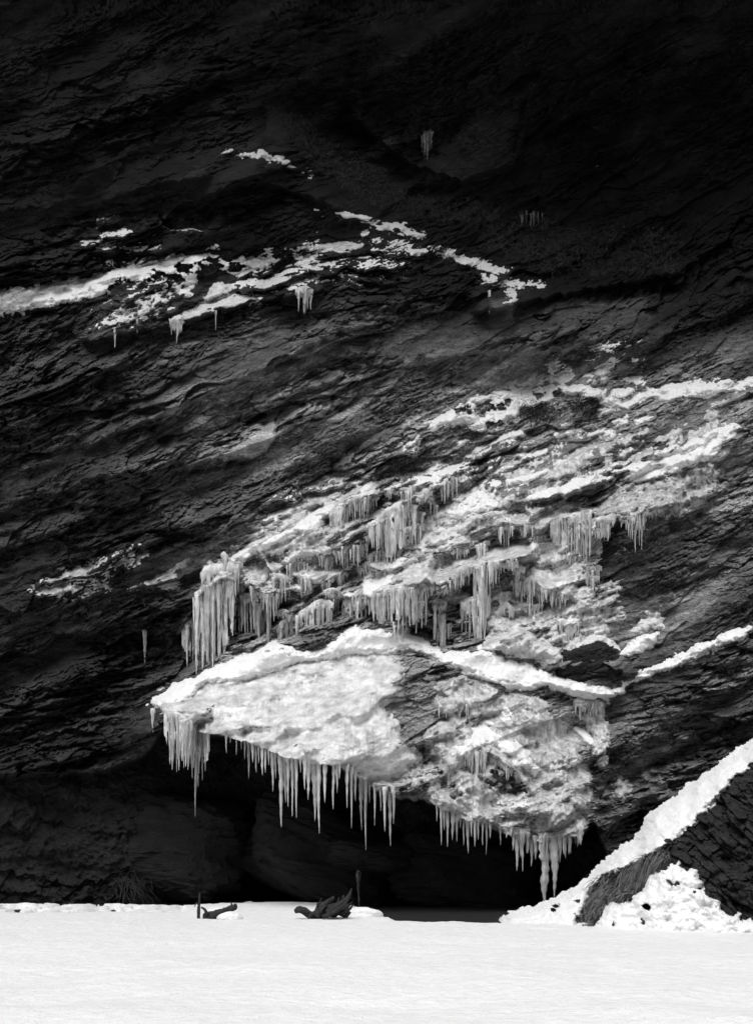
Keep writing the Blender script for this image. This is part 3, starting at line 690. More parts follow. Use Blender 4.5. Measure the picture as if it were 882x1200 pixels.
def one_icicle(name, u, v0, v1, w, D, rng, material, parent=None, blunt=0.0):
    """an icicle from row v0 down to row v1, w px across at the root, hung at depth D"""
    L = (v1 - v0) * D / F; r0 = 0.5 * w * D / F
    v, f = icicle_arrays(L, r0, rng, blunt=blunt)
    o = new_mesh(name, v, f, material, parent)
    p = np.array(at(u, v0, D))
    if parent is not None: p = p - np.array(parent.location)
    o.location = p.tolist()
    return o

def hang_depth(u, v0, v1, fld=CLF, back=0.0):
    d0 = surf(u, v0 - 2)
    ds = [surf(u, v) for v in np.linspace(v0, v0 + 0.75 * (v1 - v0), 7)]
    return max(min(min(ds) - 0.03, d0 + .02), d0 - 0.75) + back

def curtain(label, line, tips, n, w=(3, 5.5), vary=.35, material=None, group=None, back=None, seed=1, blunt=0.0, rootvar=3.0, full=.3, cap=.085, capmat=None):
    """icicles frozen side by side along a root line, their tips reaching towards the tips line; a thin wall of ice joins them behind"""
    rng = np.random.default_rng(seed + 1000)
    material = material or M_ICICLE
    La, Ta = np.array(line, float), np.array(tips, float)
    ua, ub = La[0, 0], La[-1, 0]
    um = .5 * (ua + ub); vm = float(np.interp(um, La[:, 0], La[:, 1]))
    root = empty('icicle_curtain', at(um, vm, surf(um, vm)))
    tag(root, label, 'icicles', group)
    us_ = np.linspace(ua, ub, n) + rng.normal(0, .28 * (ub - ua) / max(n, 1), n)
    dsm = []
    for u in us_:
        v0 = float(np.interp(u, La[:, 0], La[:, 1])); vt = float(np.interp(u, Ta[:, 0], Ta[:, 1]))
        k = 1.0 if rng.random() < full else 1 - vary * rng.random() - .1
        v1 = max(v0 + 4, v0 + (vt - v0) * k)
        D = hang_depth(u, v0, v1)
        dsm.append((u, D))
        one_icicle('icicle', u, v0 - 2 + rng.uniform(-rootvar, rootvar), v1, rng.uniform(*w) * rng.choice([.6, .85, 1, 1.25]), D + rng.uniform(-.06, .06), rng, material, root, blunt)
    if cap and len(dsm) > 3:      # lumpy frozen lip along the root line
        dsm.sort(); m = max(8, int((ub - ua) / 1.2)); sides = 12
        uu = np.linspace(ua - 3, ub + 3, m); vv_ = np.interp(uu, La[:, 0], La[:, 1]) - 2.5 + 1.5 * fbm(uu / 6, uu * 0, seed + 11, 2)
        dd = np.interp(uu, [d[0] for d in dsm], [d[1] for d in dsm]); dd = np.convolve(np.pad(dd, 3, mode='edge'), np.ones(7) / 7, 'valid')
        ed = np.clip(np.minimum(np.arange(m), m - 1 - np.arange(m)) / 3.0, .15, 1) ** .5
        a = np.linspace(0, 2 * math.pi, sides, endpoint=False)
        A, I = np.meshgrid(a, np.arange(m))
        rr = cap * ed[:, None] * (1 + .55 * fbm(I / 4.0 + 9, np.cos(A) * 1.2 + np.sin(A) * .7, seed + 12, 3))
        ctr = to_world(uu, vv_, dd + .04)
        P = np.stack([ctr[:, 0][:, None] + 0 * A, ctr[:, 1][:, None] - 1.05 * rr * np.cos(A), ctr[:, 2][:, None] + .8 * rr * np.sin(A)], -1)
        P[..., 2] -= .05 * (np.sin(A) < -.3) * (1 + vn(I / 1.3, A, seed + 13))
        i = np.arange(m * sides).reshape(m, sides); j = np.roll(i, -1, 1)
        fl = np.stack([i[:-1], j[:-1], j[1:], i[1:]], -1).reshape(-1, 4)
        new_mesh('ice_lip', P.reshape(-1, 3) - np.array(root.location), fl, capmat or M_SHEET, root)
    if back:      # the joined ice behind: a rippled wall of uneven lower edge
        dsm.sort(); du = np.array([d[0] for d in dsm]); dd = np.array([d[1] for d in dsm])
        m = int(ub - ua) + 5; k = 26
        uu = np.linspace(ua - 2, ub + 2, m)
        v0 = np.interp(uu, La[:, 0], La[:, 1]) - 3 + 2 * fbm(uu / 4, uu * 0, seed + 2, 2)
        v1 = v0 + 4 + (np.interp(uu, Ta[:, 0], Ta[:, 1]) - v0) * back * np.clip(.92 + .55 * fbm(uu / 4, uu * 0, seed + 3, 3), .3, 1.08)
        dd = np.interp(uu, du, dd); dd = np.convolve(np.pad(dd, 4, mode='edge'), np.ones(9) / 9, 'valid')
        tt = np.linspace(0, 1, k)[:, None]
        Um = np.repeat(uu[None], k, 0); Vm = v0[None] * (1 - tt) + v1[None] * tt
        rip = .05 * fbm(Um / 2.4 + .6 * fbm(Um / 9, Vm / 14, seed + 8, 2), Vm / 30, seed + 5, 3) + .03 * fbm(Um / 5, Vm / 5, seed + 6, 2)
        thick = .10 * (1 - tt) ** .6 + .02
        Df = dd[None] + .05 - thick - rip; Db = dd[None] + .07 + .10 * (1 - tt)
        front = to_world(Um, Vm, Df); bk = to_world(Um, Vm, Db); q = len(front)
        gapm = (vn(Um / 2.0 + .7 * vn(Um / 6, Vm / 12, seed + 21), Vm / 45, seed + 22) > -.30 - .9 * (tt < .22)).astype(bool)
        hole = (gapm[:-1, :-1] & gapm[1:, 1:]).ravel()
        gf = grid_faces(k, m)[hole]; gb = gf[:, ::-1] + q
        lo = np.arange((k - 1) * m, k * m); sd0, sd1 = np.arange(k) * m, np.arange(k) * m + m - 1
        rim = [np.stack([l[:-1], l[1:], l[1:] + q, l[:-1] + q], -1) for l in (lo, np.arange(m), sd0, sd1)]
        o = new_mesh('ice_wall', np.vstack([front, bk]) - np.array(root.location), np.vstack([gf, gb] + rim), M_COL, root)
    return root

M_COL = ice_material('column_ice', 0.46, 0.93, 0.12, 0.12, 2.2, 17.0, 0.8)

curtain('big grey curtain of fused icicles at the left, reaching the slab crest', [(231,698),(240,690),(255,684),(272,680)], [(228,790),(245,788),(260,780),(274,768)], 20, (2.5, 6.5), .45, back=.80, seed=2, blunt=.12)
curtain('lower grey icicle fringe joined to the left of the big curtain', [(215,738),(222,730),(232,724)], [(215,775),(222,786),(233,790)], 7, (3.5, 6), .3, back=.6, seed=3, blunt=.1)
curtain('tapering icicle drop right of the big grey curtain', [(266,690),(275,688),(283,690)], [(266,755),(272,776),(283,746)], 6, (3.5, 6), .3, back=.6, seed=4)
curtain('tall slim icicle columns between the big curtain and its right end', [(284,700),(296,700),(300,704)], [(284,740),(292,756),(300,764)], 6, (2.5, 4.5), .3, seed=5, blunt=.1)
curtain('short broad curtain of straight icicles at the right end of the left group', [(301,710),(310,704),(316,702)], [(301,764),(310,762),(317,760)], 7, (3.5, 6), .15, back=.9, seed=6, blunt=.4)
curtain('thin icicle strings hanging over the top of the big grey curtain', [(262,652),(272,664),(282,664)], [(262,690),(272,694),(282,694)], 7, (2, 4), .4, seed=7)
curtain('left row of icicles under the white ice ledge', [(327,738),(338,728),(352,722),(366,714)], [(327,755),(338,754),(352,753),(366,752)], 16, (2.5, 5), .2, back=.8, seed=8, blunt=.3)
curtain('pointed icicles in the middle of the ledge row', [(367,712),(378,708),(388,710)], [(367,752),(378,750),(388,738)], 11, (2.5, 5), .3, back=.6, seed=9, blunt=.1)
curtain('icicles around the small snow knob left of the centre curtain', [(404,708),(420,706),(436,704)], [(404,738),(420,734),(436,728)], 11, (2.5, 4.5), .4, back=.4, seed=10, blunt=.1)
curtain('centre curtain of long white icicles above the crest, left half', [(438,698),(448,694),(458,692)], [(438,728),(448,738),(458,735)], 10, (3, 5.5), .3, back=.75, seed=11, blunt=.2)
curtain('centre curtain of long white icicles above the crest, right half', [(459,692),(472,690),(488,692),(500,688)], [(459,735),(472,740),(488,742),(500,730)], 18, (3, 6), .3, back=.65, seed=12, blunt=.2)
curtain('short columned icefall in the upper centre', [(434,618),(446,610),(452,604)], [(434,640),(446,652),(453,656)], 9, (2.5, 4.5), .35, back=.55, seed=13, blunt=.15)
curtain('tall columned icefall in the upper centre under a rounded top', [(453,600),(464,596),(476,594),(484,596)], [(453,658),(464,657),(474,640),(484,636)], 15, (3, 5.5), .2, back=.8, seed=14, blunt=.3)
curtain('slim icicles under the left shoulder snow streak', [(388,604),(396,600),(406,598)], [(388,625),(398,640),(408,645)], 9, (2.2, 4.2), .3, back=.5, seed=15, blunt=.1)
curtain('two thin icicles beside the small stone arch of the upper centre', [(505,590),(511,592)], [(505,606),(511,612)], 3, (2.5, 3.5), .3, seed=16)
curtain('pale column of ice at the left side of the dark hollow', [(508,710),(514,708),(520,708)], [(508,755),(514,762),(520,770)], 6, (4, 6.5), .1, back=.85, seed=17, blunt=.45)
curtain('long ice column at the right side of the dark hollow', [(556,668),(564,664),(572,664)], [(556,748),(564,758),(572,740)], 9, (4, 6.5), .2, back=.9, seed=18, blunt=.35)
curtain('sharp icicles hanging into the dark hollow', [(542,708),(548,708),(554,704)], [(542,742),(549,758),(555,740)], 6, (3, 5), .3, back=.25, seed=19)
curtain('small icicles on the upper lip of the stone arch right of centre', [(530,676),(540,670),(548,668)], [(530,690),(540,690),(548,686)], 6, (2, 3.6), .4, seed=20)
curtain('little icicles under the veined arch of ice', [(574,662),(586,662),(604,660)], [(574,674),(586,672),(604,668)], 8, (2, 3.2), .5, seed=21)
curtain('slender double icicle in the hollow right of the arch', [(603,668),(608,666),(612,668)], [(603,700),(608,722),(612,712)], 4, (3.5, 5), .2, back=.6, seed=22, blunt=.2)
curtain('tall icicle left of the broken dark stones', [(617,682),(622,680),(626,684)], [(617,712),(622,730),(626,700)], 4, (3.5, 5.5), .2, back=.4, seed=23, blunt=.15)
curtain('short fan of icicles under the white snow lip', [(637,692),(646,694),(656,698)], [(637,704),(645,718),(656,714)], 7, (2.5, 4), .4, seed=24)
curtain('tall grey curtain under the right ledge, left side', [(646,612),(656,608),(664,606)], [(646,634),(656,648),(664,656)], 9, (2.5, 4.5), .3, back=.8, seed=25, blunt=.2)
curtain('tall grey curtain under the right ledge, long right columns', [(666,610),(676,606),(684,604),(690,604)], [(666,655),(676,664),(684,660),(690,662)], 9, (3.5, 6), .2, back=.7, seed=26, blunt=.25)
curtain('spiked icicle group under the frosted overhang, left', [(700,612),(710,612),(718,608)], [(700,622),(712,638),(718,626)], 9, (2.5, 4.5), .4, back=.3, seed=27)
curtain('spiked icicle group under the frosted overhang, right', [(736,608),(744,608),(754,606)], [(736,628),(745,652),(754,640)], 9, (2.5, 4.5), .4, back=.3, seed=28)
curtain('curtain of short icicles over the little dark grotto on the slab', [(545,884),(556,880),(568,882)], [(545,900),(556,912),(568,908)], 11, (2.5, 4.5), .35, back=.4, seed=29, blunt=.1)
curtain('thin icicles at the right side of the little dark grotto', [(576,890),(586,894),(598,902)], [(576,906),(586,914),(598,914)], 7, (2, 3.6), .4, seed=30)
curtain('dripping grey icicles on the upper right of the slab', [(515,826),(535,824),(560,826)], [(515,842),(535,846),(560,840)], 14, (2.5, 4), .4, back=.4, seed=31)
curtain('icicles dripping off the frozen veil at the right end of the crest', [(674,824),(690,824),(704,826)], [(674,842),(690,850),(704,848)], 10, (2.5, 4.5), .4, back=.5, seed=32)
curtain('frozen trickle with small icicles below the upper snow scraps', [(349,343),(356,341),(364,342)], [(349,366),(354,386),(364,362)], 6, (2.2, 3.6), .3, back=.3, seed=33)
curtain('cluster of small icicles at the end of the upper frosty tongue', [(202,378),(208,376),(213,374)], [(202,392),(208,404),(213,388)], 6, (2.2, 4), .35, back=.4, seed=34)
curtain('dim icicles on the shaded wall at the top', [(495,158),(500,154),(505,154)], [(495,182),(501,196),(505,184)], 5, (2.2, 3.5), .3, seed=35, cap=0, material=M_CLEAR)
curtain('faint pale icicles on the shaded wall above the dark grass', [(612,252),(622,250),(634,250)], [(612,268),(622,272),(634,264)], 6, (2, 3), .4, seed=36, cap=0, material=M_CLEAR)
curtain('short icicles on the step left of the tumbling frozen mound', [(582,720),(590,712),(600,716)], [(582,728),(590,726),(600,728)], 5, (3, 5), .3, back=.5, seed=37, blunt=.4)
curtain('grey icicles below the frosted apron', [(655,730),(664,734),(676,732)], [(655,752),(664,760),(676,752)], 9, (2.5, 4.5), .3, back=.6, seed=38, blunt=.15)

# small fringes wherever a little ledge of the icy face is undercut
fr = np.random.default_rng(77)
spots, tries = [], 0
ICY = [(285,665),(300,635),(350,600),(400,575),(480,560),(560,560),(640,590),(700,600),(760,590),(840,560),(840,600),(720,640),(700,700),(720,745),(640,740),(600,715),(520,740),(400,735),(330,730),(300,700)]
while len(spots) < 70 and tries < 30000:
    tries += 1
    u, v = fr.uniform(285, 840), fr.uniform(555, 745)
    if poly_sd(ICY, np.array([u]), np.array([v]))[0] < 4: continue
    if surf(u, v + 3) - surf(u, v - 1) < .13: continue
    if any(abs(u - a) < 10 and abs(v - b) < 9 for a, b in spots): continue
    spots.append((u, v))
for k, (u, v) in enumerate(spots):
    hw, L = fr.uniform(3.5, 11), fr.uniform(7, 30) ** 1.0
    edge_v = []
    for a in (u - hw, u, u + hw):          # follow the ledge's edge
        cand = [(surf(a, b + 3) - surf(a, b - 1), b) for b in np.arange(v - 5, v + 5.1, 1)]
        edge_v.append(max(cand)[1])
    curtain('small fringe of fine icicles under a little ledge of the icy middle face', [(u - hw, edge_v[0]), (u, edge_v[1]), (u + hw, edge_v[2])],
            [(u - hw, edge_v[0] + L * .7), (u, edge_v[1] + L), (u + hw, edge_v[2] + L * .7)], int(4 + hw * .8), (1.6, 3.2), .5, seed=300 + k, cap=.04, group='small icicle fringes on the icy middle face')

curtain('upper tier of frozen lumps and icicles on the big grey curtain', [(238,676),(256,668),(276,668)], [(238,712),(256,722),(276,708)], 12, (2.5, 5), .5, back=.5, seed=42, cap=.14)
curtain('front tier of icicles across the middle of the big grey curtain', [(232,712),(250,704),(268,704)], [(232,770),(250,782),(268,760)], 13, (2.5, 5.5), .5, back=.4, seed=43, cap=.13)
# icicles that hang apart: one object each
def lone(label, u, v0, v1, w, group=None, seed=0, material=None, D=None):
    rng = np.random.default_rng(seed + int(u * 7))
    D = (surf(u, v0 - 1) - .06 if D == 'wall' else hang_depth(u, v0, v1)) if D is None or D == 'wall' else D
    o = one_icicle('icicle', u, v0, v1, w, D, rng, material or M_ICICLE)
    return tag(o, label, 'icicle', group)

lone('thin lone icicle hanging on the dark far left wall', 170, 738, 783, 3.6, D='wall')
lone('slim lone icicle under the ice trickle on the left wall', 170, 700, 728, 2.4, D='wall')
lone('short hair-thin icicle under the pale ice fan', 207, 690, 712, 1.8, D='wall')
lone('upright thin ice spike left of the big grey curtain', 227, 700, 738, 2.6, D='wall')
lone('leftmost small icicle below the upper snow ledge', 135, 384, 407, 3.0, D='wall')
lone('second small icicle from the left below the upper snow ledge', 161, 374, 390, 2.6, D='wall')
lone('single thin icicle below the ragged frosty tongue', 253, 364, 387, 2.2, D='wall')
lone('curved icicle below the short snow ribbon on the dark rock', 573, 341, 368, 4.0, D='wall')
lone('faint lone icicle high on the shaded right wall', 699, 194, 220, 3.0, D='wall', material=M_CLEAR)
lone('lone pale icicle hanging from the dark boulder in the hollow', 420, 1012, 1066, 5, D=29.8, material=M_CLEAR)
lone('small icicle at the left tip of the slab', 179, 830, 858, 4.0)
lone('very long slender icicle hanging lowest under the left tip of the slab', 231, 850, 957, 6.5)

curtain('dense clear icicle curtain under the left tip of the slab', [(194,834),(205,840),(218,846),(232,850),(244,852)], [(194,885),(205,905),(218,898),(232,922),(244,905)], 26, (3.5, 6), .35, back=.62, seed=40, blunt=.05)
def lip_v(u): return float(np.interp(u, LIP[:, 0], LIP[:, 1])) - 4.0
GA, LA = 'icicles along the lip of the left ice sheet', 'clear tapering icicle in the fringe along the lower lip of the wide ice sheet'
for u, v1, w in [(265,882,3),(270,870,2.4),(277,884,3),(283,878,2.6),(287,889,3.2),(291.5,912,4),(296,893,3.4),(300,905,4),(303,894,3),(307,908,4),(311,905,4),(315,896,3.2),(319.5,927,5),(323,912,4.5),
                 (334,940,5),(338,945,5),(343,956,4.5),(347,958,5),(352,905,3.4),(357,925,5),(361,937,4.5),(381,940,5.5),(391,948,5),(395,929,4.5),(398,912,3.4),
                 (407,946,4),(412,970,4.2),(416,938,3.6),(423,972,6.5),(439,967,4.2),(433,940,3.4)]:
    lone(LA, u, lip_v(u), v1, w, GA)
lone('broad pointed icicle, the longest of the left part of the sheet fringe', 329, lip_v(329), 969, 9)
lone('broad icicle with a forked tip in the middle of the sheet fringe', 368, lip_v(368), 962, 10)
lone('narrow icicle fused beside the forked broad one', 373, lip_v(373), 976, 6)
lone('long needle icicle ending the fringe of the wide ice sheet', 428, lip_v(428), 996, 5.5)
GB, LB = 'small icicles under the mottled ice', 'small icicle in the short fringe below the mottled ice of the slab'
for u, v1, w in [(446,950,3.4),(451,974,4.6),(461,965,3.6)]: lone(LB, u, lip_v(u), v1, w, GB)
lone('longest icicle of the short fringe below the mottled ice', 456, lip_v(456), 991, 5)
GC, LC = 'icicles along the lower right lip', 'grey icicle in the fringe along the lower right lip of the rough ice'
for u, v1, w in [(512,962,3),(517,990,4.4),(520,972,3),(524,992,4.4),(530,984,4.4),(535,986,4),(539,970,3.2),(543,990,4),(548,1000,4.4),(552,980,3.2),(556,992,3.6),(560,984,3.2),(565,990,3.4),(570,1001,3.8),(574,982,3),(586,990,4),(593,982,3.6),
                 (601,996,4.4),(605,1020,6),(609,1004,5),(612,1021,5.5),(618,1000,5),(623,1015,5),(627,1007,4.6),(656,1011,4.4),(662,1006,4),(668,1000,3.4),(677,975,3.6)]:
    lone(LC, u, lip_v(u), v1, w, GC)
lone('massive pillar icicle at the right of the fringe, nearly reaching the snowy outcrop', 638, lip_v(638), 1066, 13)
lone('second massive icicle fused to the right of the great pillar', 649, lip_v(649), 1054, 11)
curtain('frozen skirt of short icicles around the top of the great pillar', [(598,970),(620,980),(650,982),(680,972)], [(598,985),(620,1003),(650,1012),(680,990)], 34, (3.5, 6), .5, back=.5, seed=41)

# ------------------------------------------------------------------ boulders and the snowy outcrop in the right corner
def boulder(name, label, u, v, D, rad, seed, rotz=0., tilt=0., material=None, jag=1.0):
    n1, n2 = 160, 80
    a = np.linspace(0, 2 * math.pi, n1, endpoint=False); b = np.linspace(-math.pi / 2, math.pi / 2, n2)
    A, B = np.meshgrid(a, b)
    def sg(x, e): return np.sign(x) * np.abs(x) ** e
    X, Y, Z = sg(np.cos(B), .6) * sg(np.cos(A), .6), sg(np.cos(B), .6) * sg(np.sin(A), .6), sg(np.sin(B), .6)
    s = 1 + .16 * fbm(X * 1.3 + Z + 5, Y * 1.3 - Z * .7 + 3, seed, 4) + jag * (.05 * plates(X * 40 + Y * 15, Z * 30 + X * 8, 40, 9, seed + 5) + .07 * facets(X * 40 + Y * 25, Z * 40 - X * 12 + Y * 9, 26, 14, seed + 6, 1.2, .15) + .03 * facets(X * 40 + Y * 25, Z * 40 - X * 12 + Y * 9, 9, 5, seed + 7, 1.2, .15))
    P = np.stack([X * s * rad[0], Y * s * rad[1], Z * s * rad[2]], -1).reshape(-1, 3)
    i = np.arange(n1 * n2).reshape(n2, n1); j = np.roll(i, -1, 1)
    f = np.stack([i[:-1], j[:-1], j[1:], i[1:]], -1).reshape(-1, 4)
    o = new_mesh(name, P, f, material or M_CAVE_SHADE, smooth=False)
    o.location = at(u, v, D); o.rotation_euler = (0, tilt, rotz)
    return tag(o, label, 'boulder')
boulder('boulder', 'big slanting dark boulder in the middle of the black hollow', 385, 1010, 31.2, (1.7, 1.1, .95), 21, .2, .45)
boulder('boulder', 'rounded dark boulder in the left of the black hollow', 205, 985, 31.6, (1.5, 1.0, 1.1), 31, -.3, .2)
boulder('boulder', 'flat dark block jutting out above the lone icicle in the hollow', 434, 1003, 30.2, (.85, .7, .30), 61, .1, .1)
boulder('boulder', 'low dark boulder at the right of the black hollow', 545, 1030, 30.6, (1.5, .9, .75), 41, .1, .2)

boulder('boulder', 'dark wedge of rock with a snow cap at the right end of the snow crest', 686, 780, surf(686, 780) + .16, (.62, .5, .36), 51, .2, -.25, M_BOULDER, 2.2)
OUT = np.array([(560,1112),(588,1086),(600,1077),(625,1070),(650,1060),(668,1050),(690,1037),(704,1024),(716,1012),(730,1001),(745,991),(752,980),(758,968),(775,951),(800,934),(860,890),(950,835),(1100,770)], float)
ou, ov = np.meshgrid(np.arange(570, 1101, 1.), np.arange(770, 1190, 1.))
oo = 3 + np.interp(ou, OUT[:, 0], OUT[:, 1]) + 2.0 * fbm(ou / 7, ou * 0, 811, 3) + 9 * fbm(ou / 38, ou * 0 + 3, 813, 3) * sst(745, 790, ou)
od = ov - oo
od2 = np.maximum(od, 0)
oD = 24.6 + 0.2 * (900 - ou) / 300 - 1.7 * (1 - np.exp(-od2 / 45)) - 0.004 * od2 + np.where(od < 0, -0.55 * od, 0)
GAP = [(688,1040),(705,1027),(722,1020),(740,1014),(760,1002),(790,985),(790,1005),(760,1028),(745,1045),(728,1053),(712,1062),(700,1072),(690,1092),(668,1098),(676,1070)]
gap = sst(-2, 8, poly_sd(GAP, ou, ov))
orh = fbm(ou / 16, ov / 12, 821, 5) * .22 + .25 * facets(ou * .8 + ov * .6, -ou * .6 + ov * .8, 60, 22, 825, 1.2, .2) + .12 * facets(ou * .8 + ov * .6, -ou * .6 + ov * .8, 22, 8, 826, 1.2, .2)
oD = oD + gap * .35 - orh * np.clip(od / 6, .1, 1)
okeep = (od > -5)
of = okeep[:-1, :-1] & okeep[1:, :-1] & okeep[1:, 1:] & okeep[:-1, 1:]
fc = grid_faces(*ou.shape)[of.ravel()]; ids = np.unique(fc); mp = np.zeros(ou.size, np.int64); mp[ids] = np.arange(len(ids))
ow = to_world(ou, ov, oD)[ids]
outc = new_mesh('rock_outcrop', ow, mp[fc], M_BOULDER, smooth=False)
recentre(outc, ow.mean(0))
tag(outc, 'dark rock outcrop rising in the lower right corner, half buried in snow', 'outcrop')
OF = Field(); OF.D, OF.U, OF.V, OF.u0, OF.v0, OF.cache = oD, ou, ov, 570, 770, {}; OF.true = oD
OS = Field(); OS.D = 24.55 + 0.2 * (900 - ou) / 300 - 1.7 * (1 - np.exp(-np.maximum(od - 1, 0) / 45)) - 0.004 * od2 + np.where(od < 0, -.06 * od, 0) + gap * .35 - .07 * orh; OS.U, OS.V, OS.u0, OS.v0, OS.cache, OS.true = ou, ov, 570, 770, {}, oD
cover('snow_drift', 'thick smooth snow lying along the top of the right corner outcrop', 'snow patch',
      [(575,1100),(586,1082),(600,1073),(625,1066),(650,1056),(668,1046),(690,1033),(704,1020),(716,1008),(730,997),(745,987),(752,976),(758,964),(775,947),(800,930),(860,886),(950,831),(1095,768),(1095,800),(950,856),(880,896),(840,930),(815,962),(790,988),(775,998),(758,1006),(748,1012),(735,1016),(720,1022),(706,1026),(698,1036),(690,1046),(684,1060),(676,1078),(668,1098)],
      M_SNOW, T=.2, soft=5, N=.17, fr=13, sig=2.5, up=0, fine=.004, oct=4, fld=OS, holes=[(651,1062,2.2),(648,1066,1.6),(676,1056,1.8),(744,1013,1.6)])
cover('snow_drift', 'lower snow bank of the right corner outcrop, below the hanging grass', 'snow patch',
      [(690,1110),(697,1085),(704,1073),(715,1061),(728,1056),(738,1058),(748,1046),(758,1030),(775,1018),(795,1010),(815,1018),(825,1045),(850,1070),(900,1085),(990,1090),(1090,1100),(1090,1180),(690,1180)],
      M_SNOW, T=.2, soft=6, N=.18, fr=13, sig=2.5, up=0, fine=.004, oct=4, fld=OS, holes=[(757,1062,3)])

# ------------------------------------------------------------------ grass, brush and tufts
def blades(rng, pts, L, w, dirs, spread, droop):
    """curved flat-sided blades from root points"""
    vs_, fs = [], []
    for p, d in zip(pts, dirs):
        d = np.array(d, float) + rng.normal(0, spread, 3); d /= np.linalg.norm(d) + 1e-6
        l = L * rng.uniform(.5, 1.25); side = np.cross(d, rng.normal(0, 1, 3)); side /= np.linalg.norm(side) + 1e-6
        b = len(vs_)
        for k in range(4):
            t = k / 3
            c = np.array(p) + d * l * t + np.array([0, 0, -droop * l * t * t])
            ww = w * (1 - .85 * t)
            vs_ += [c + side * ww, c - side * ww]
        for k in range(3):
            fs.append((b + 2 * k, b + 2 * k + 1, b + 2 * k + 3, b + 2 * k + 2))
    return np.array(vs_), np.array(fs)

def tuft(label, u, v, size, n, seed, name='grass_tuft', fld=CLF, L=.22, d=(0, -.6, .8), spread=.55, droop=.5, m=None, group=None, w=.006, cat='tuft'):
    rng = np.random.default_rng(seed)
    c = np.array(at(u, v, surf(u, v, fld)))
    pts = []
    for _ in range(n):
        a, b = u + rng.normal(0, size * .6), v + rng.normal(0, size * .33)
        pts.append(np.array(at(a, b, surf(a, b, fld) + .02)) - c)
    vv, ff = blades(rng, pts, L, w, [d] * n, spread, droop)
    o = new_mesh(name, vv, ff, m or M_TUFT, smooth=False); o.location = c.tolist()
    return tag(o, label, cat, group)
GT = 'dark tufts in the upper left snow'
for k, (u, v, s) in enumerate([(141,337,8),(166,337,6),(186,326,7),(204,326,6),(216,315,6),(266,302,4),(252,308,6),(276,314,5),(243,316,7)]):
    tuft('dark grass tuft poking through the upper left snow patch', u, v, s, 130, 50 + k, L=.16, group=GT)
GT = 'dark tufts in the right snowfield'
for k, (u, v, s) in enumerate([(543,481,4),(572,477,5),(588,475,4),(576,498,4),(586,497,4),(599,497,3),(654,463,5)]):
    tuft('dark tuft of dead plants poking through the large right snowfield', u, v, s, 90, 70 + k, L=.13, group=GT)
tuft('wide dark mat of dead brush below the right snowfield', 628, 485, 22, 1400, 90, name='brush_mat', L=.25, cat='brush')
tuft('dark brush mat at the right edge between the snow dashes', 690, 478, 24, 1100, 91, name='brush_mat', L=.25, cat='brush')
tuft('round clump of dry grass left of the right snowfield', 555, 510, 14, 600, 92, name='brush_mat', L=.22, m=M_GRASS, cat='brush')
tuft('scrubby dry grass in the middle of the face above the short columns', 465, 552, 20, 800, 93, name='brush_mat', L=.2, m=M_GRASS, cat='brush')
tuft('dark moss and grass clump on the left wall above the clear ice', 185, 605, 10, 300, 94, name='brush_mat', L=.18, cat='brush')
tuft('tangled dark brushwood on the ground at the lower left', 165, 1042, 26, 900, 95, name='brushwood', L=.5, d=(.3, -.5, .5), spread=.7, droop=.5, w=.008, cat='brush')
tuft('low dark twigs right of the tangled lower left brushwood', 205, 1050, 12, 260, 96, name='brushwood', L=.45, d=(.4, -.4, .5), spread=.6, droop=.6, w=.008, cat='brush')
rng = np.random.default_rng(5)
def region_points(poly, n):
    xs, ys = [p[0] for p in poly], [p[1] for p in poly]
    out = []
    while len(out) < n:
        a, b = rng.uniform(min(xs), max(xs), n), rng.uniform(min(ys), max(ys), n)
        ok = (poly_sd(poly, a, b) + 8 * fbm(a / 14, b / 10, 77, 3) > 0)
        out += list(zip(a[ok], b[ok]))
    return out[:n]
def field_grass(label, poly, n, L, seed, droop=.7):
    pts = [at(a, b, surf(a, b) + .02) for a, b in region_points(poly, n)]
    vv, ff = blades(np.random.default_rng(seed), pts, L, .006, [(0, -.6, .6)] * n, .4, droop)
    o = new_mesh('dry_grass', vv, ff, M_GRASS, smooth=False)
    tag(o, label, 'grass', kind='stuff')
field_grass('dead grass covering the shaded slope below the top wall', [(330,130),(345,125),(375,165),(430,190),(470,225),(520,240),(580,235),(585,260),(520,262),(470,250),(430,240),(395,215),(360,190),(335,165)], 5000, .24, 61)
field_grass('dead grass in the dark hollow at the upper right', [(540,250),(610,245),(660,270),(758,268),(800,275),(800,315),(700,325),(640,318),(600,300),(560,285)], 5500, .26, 62)

def out_grass(label, poly, n, seed):
    pts = [at(a, b, surf(a, b, OF) - .01) for a, b in region_points(poly, n)]
    vv, ff = blades(np.random.default_rng(seed), pts, .45, .010, [(-.35, -.75, .1)] * n, .4, 1.0)
    c = vv.mean(0); o = new_mesh('hanging_grass', vv - c, ff, M_STRAW, smooth=False); o.location = c.tolist()
    tag(o, label, 'grass')
out_grass('long dead grass hanging down left between the snow of the right corner outcrop', [(690,1040),(705,1027),(722,1020),(720,1040),(705,1062),(690,1090),(672,1095),(678,1068)], 900, 63)
out_grass('dark drooping grass at the right side of the corner outcrop', [(735,1018),(758,1004),(785,990),(785,1004),(758,1026),(742,1044),(728,1050)], 800, 64)

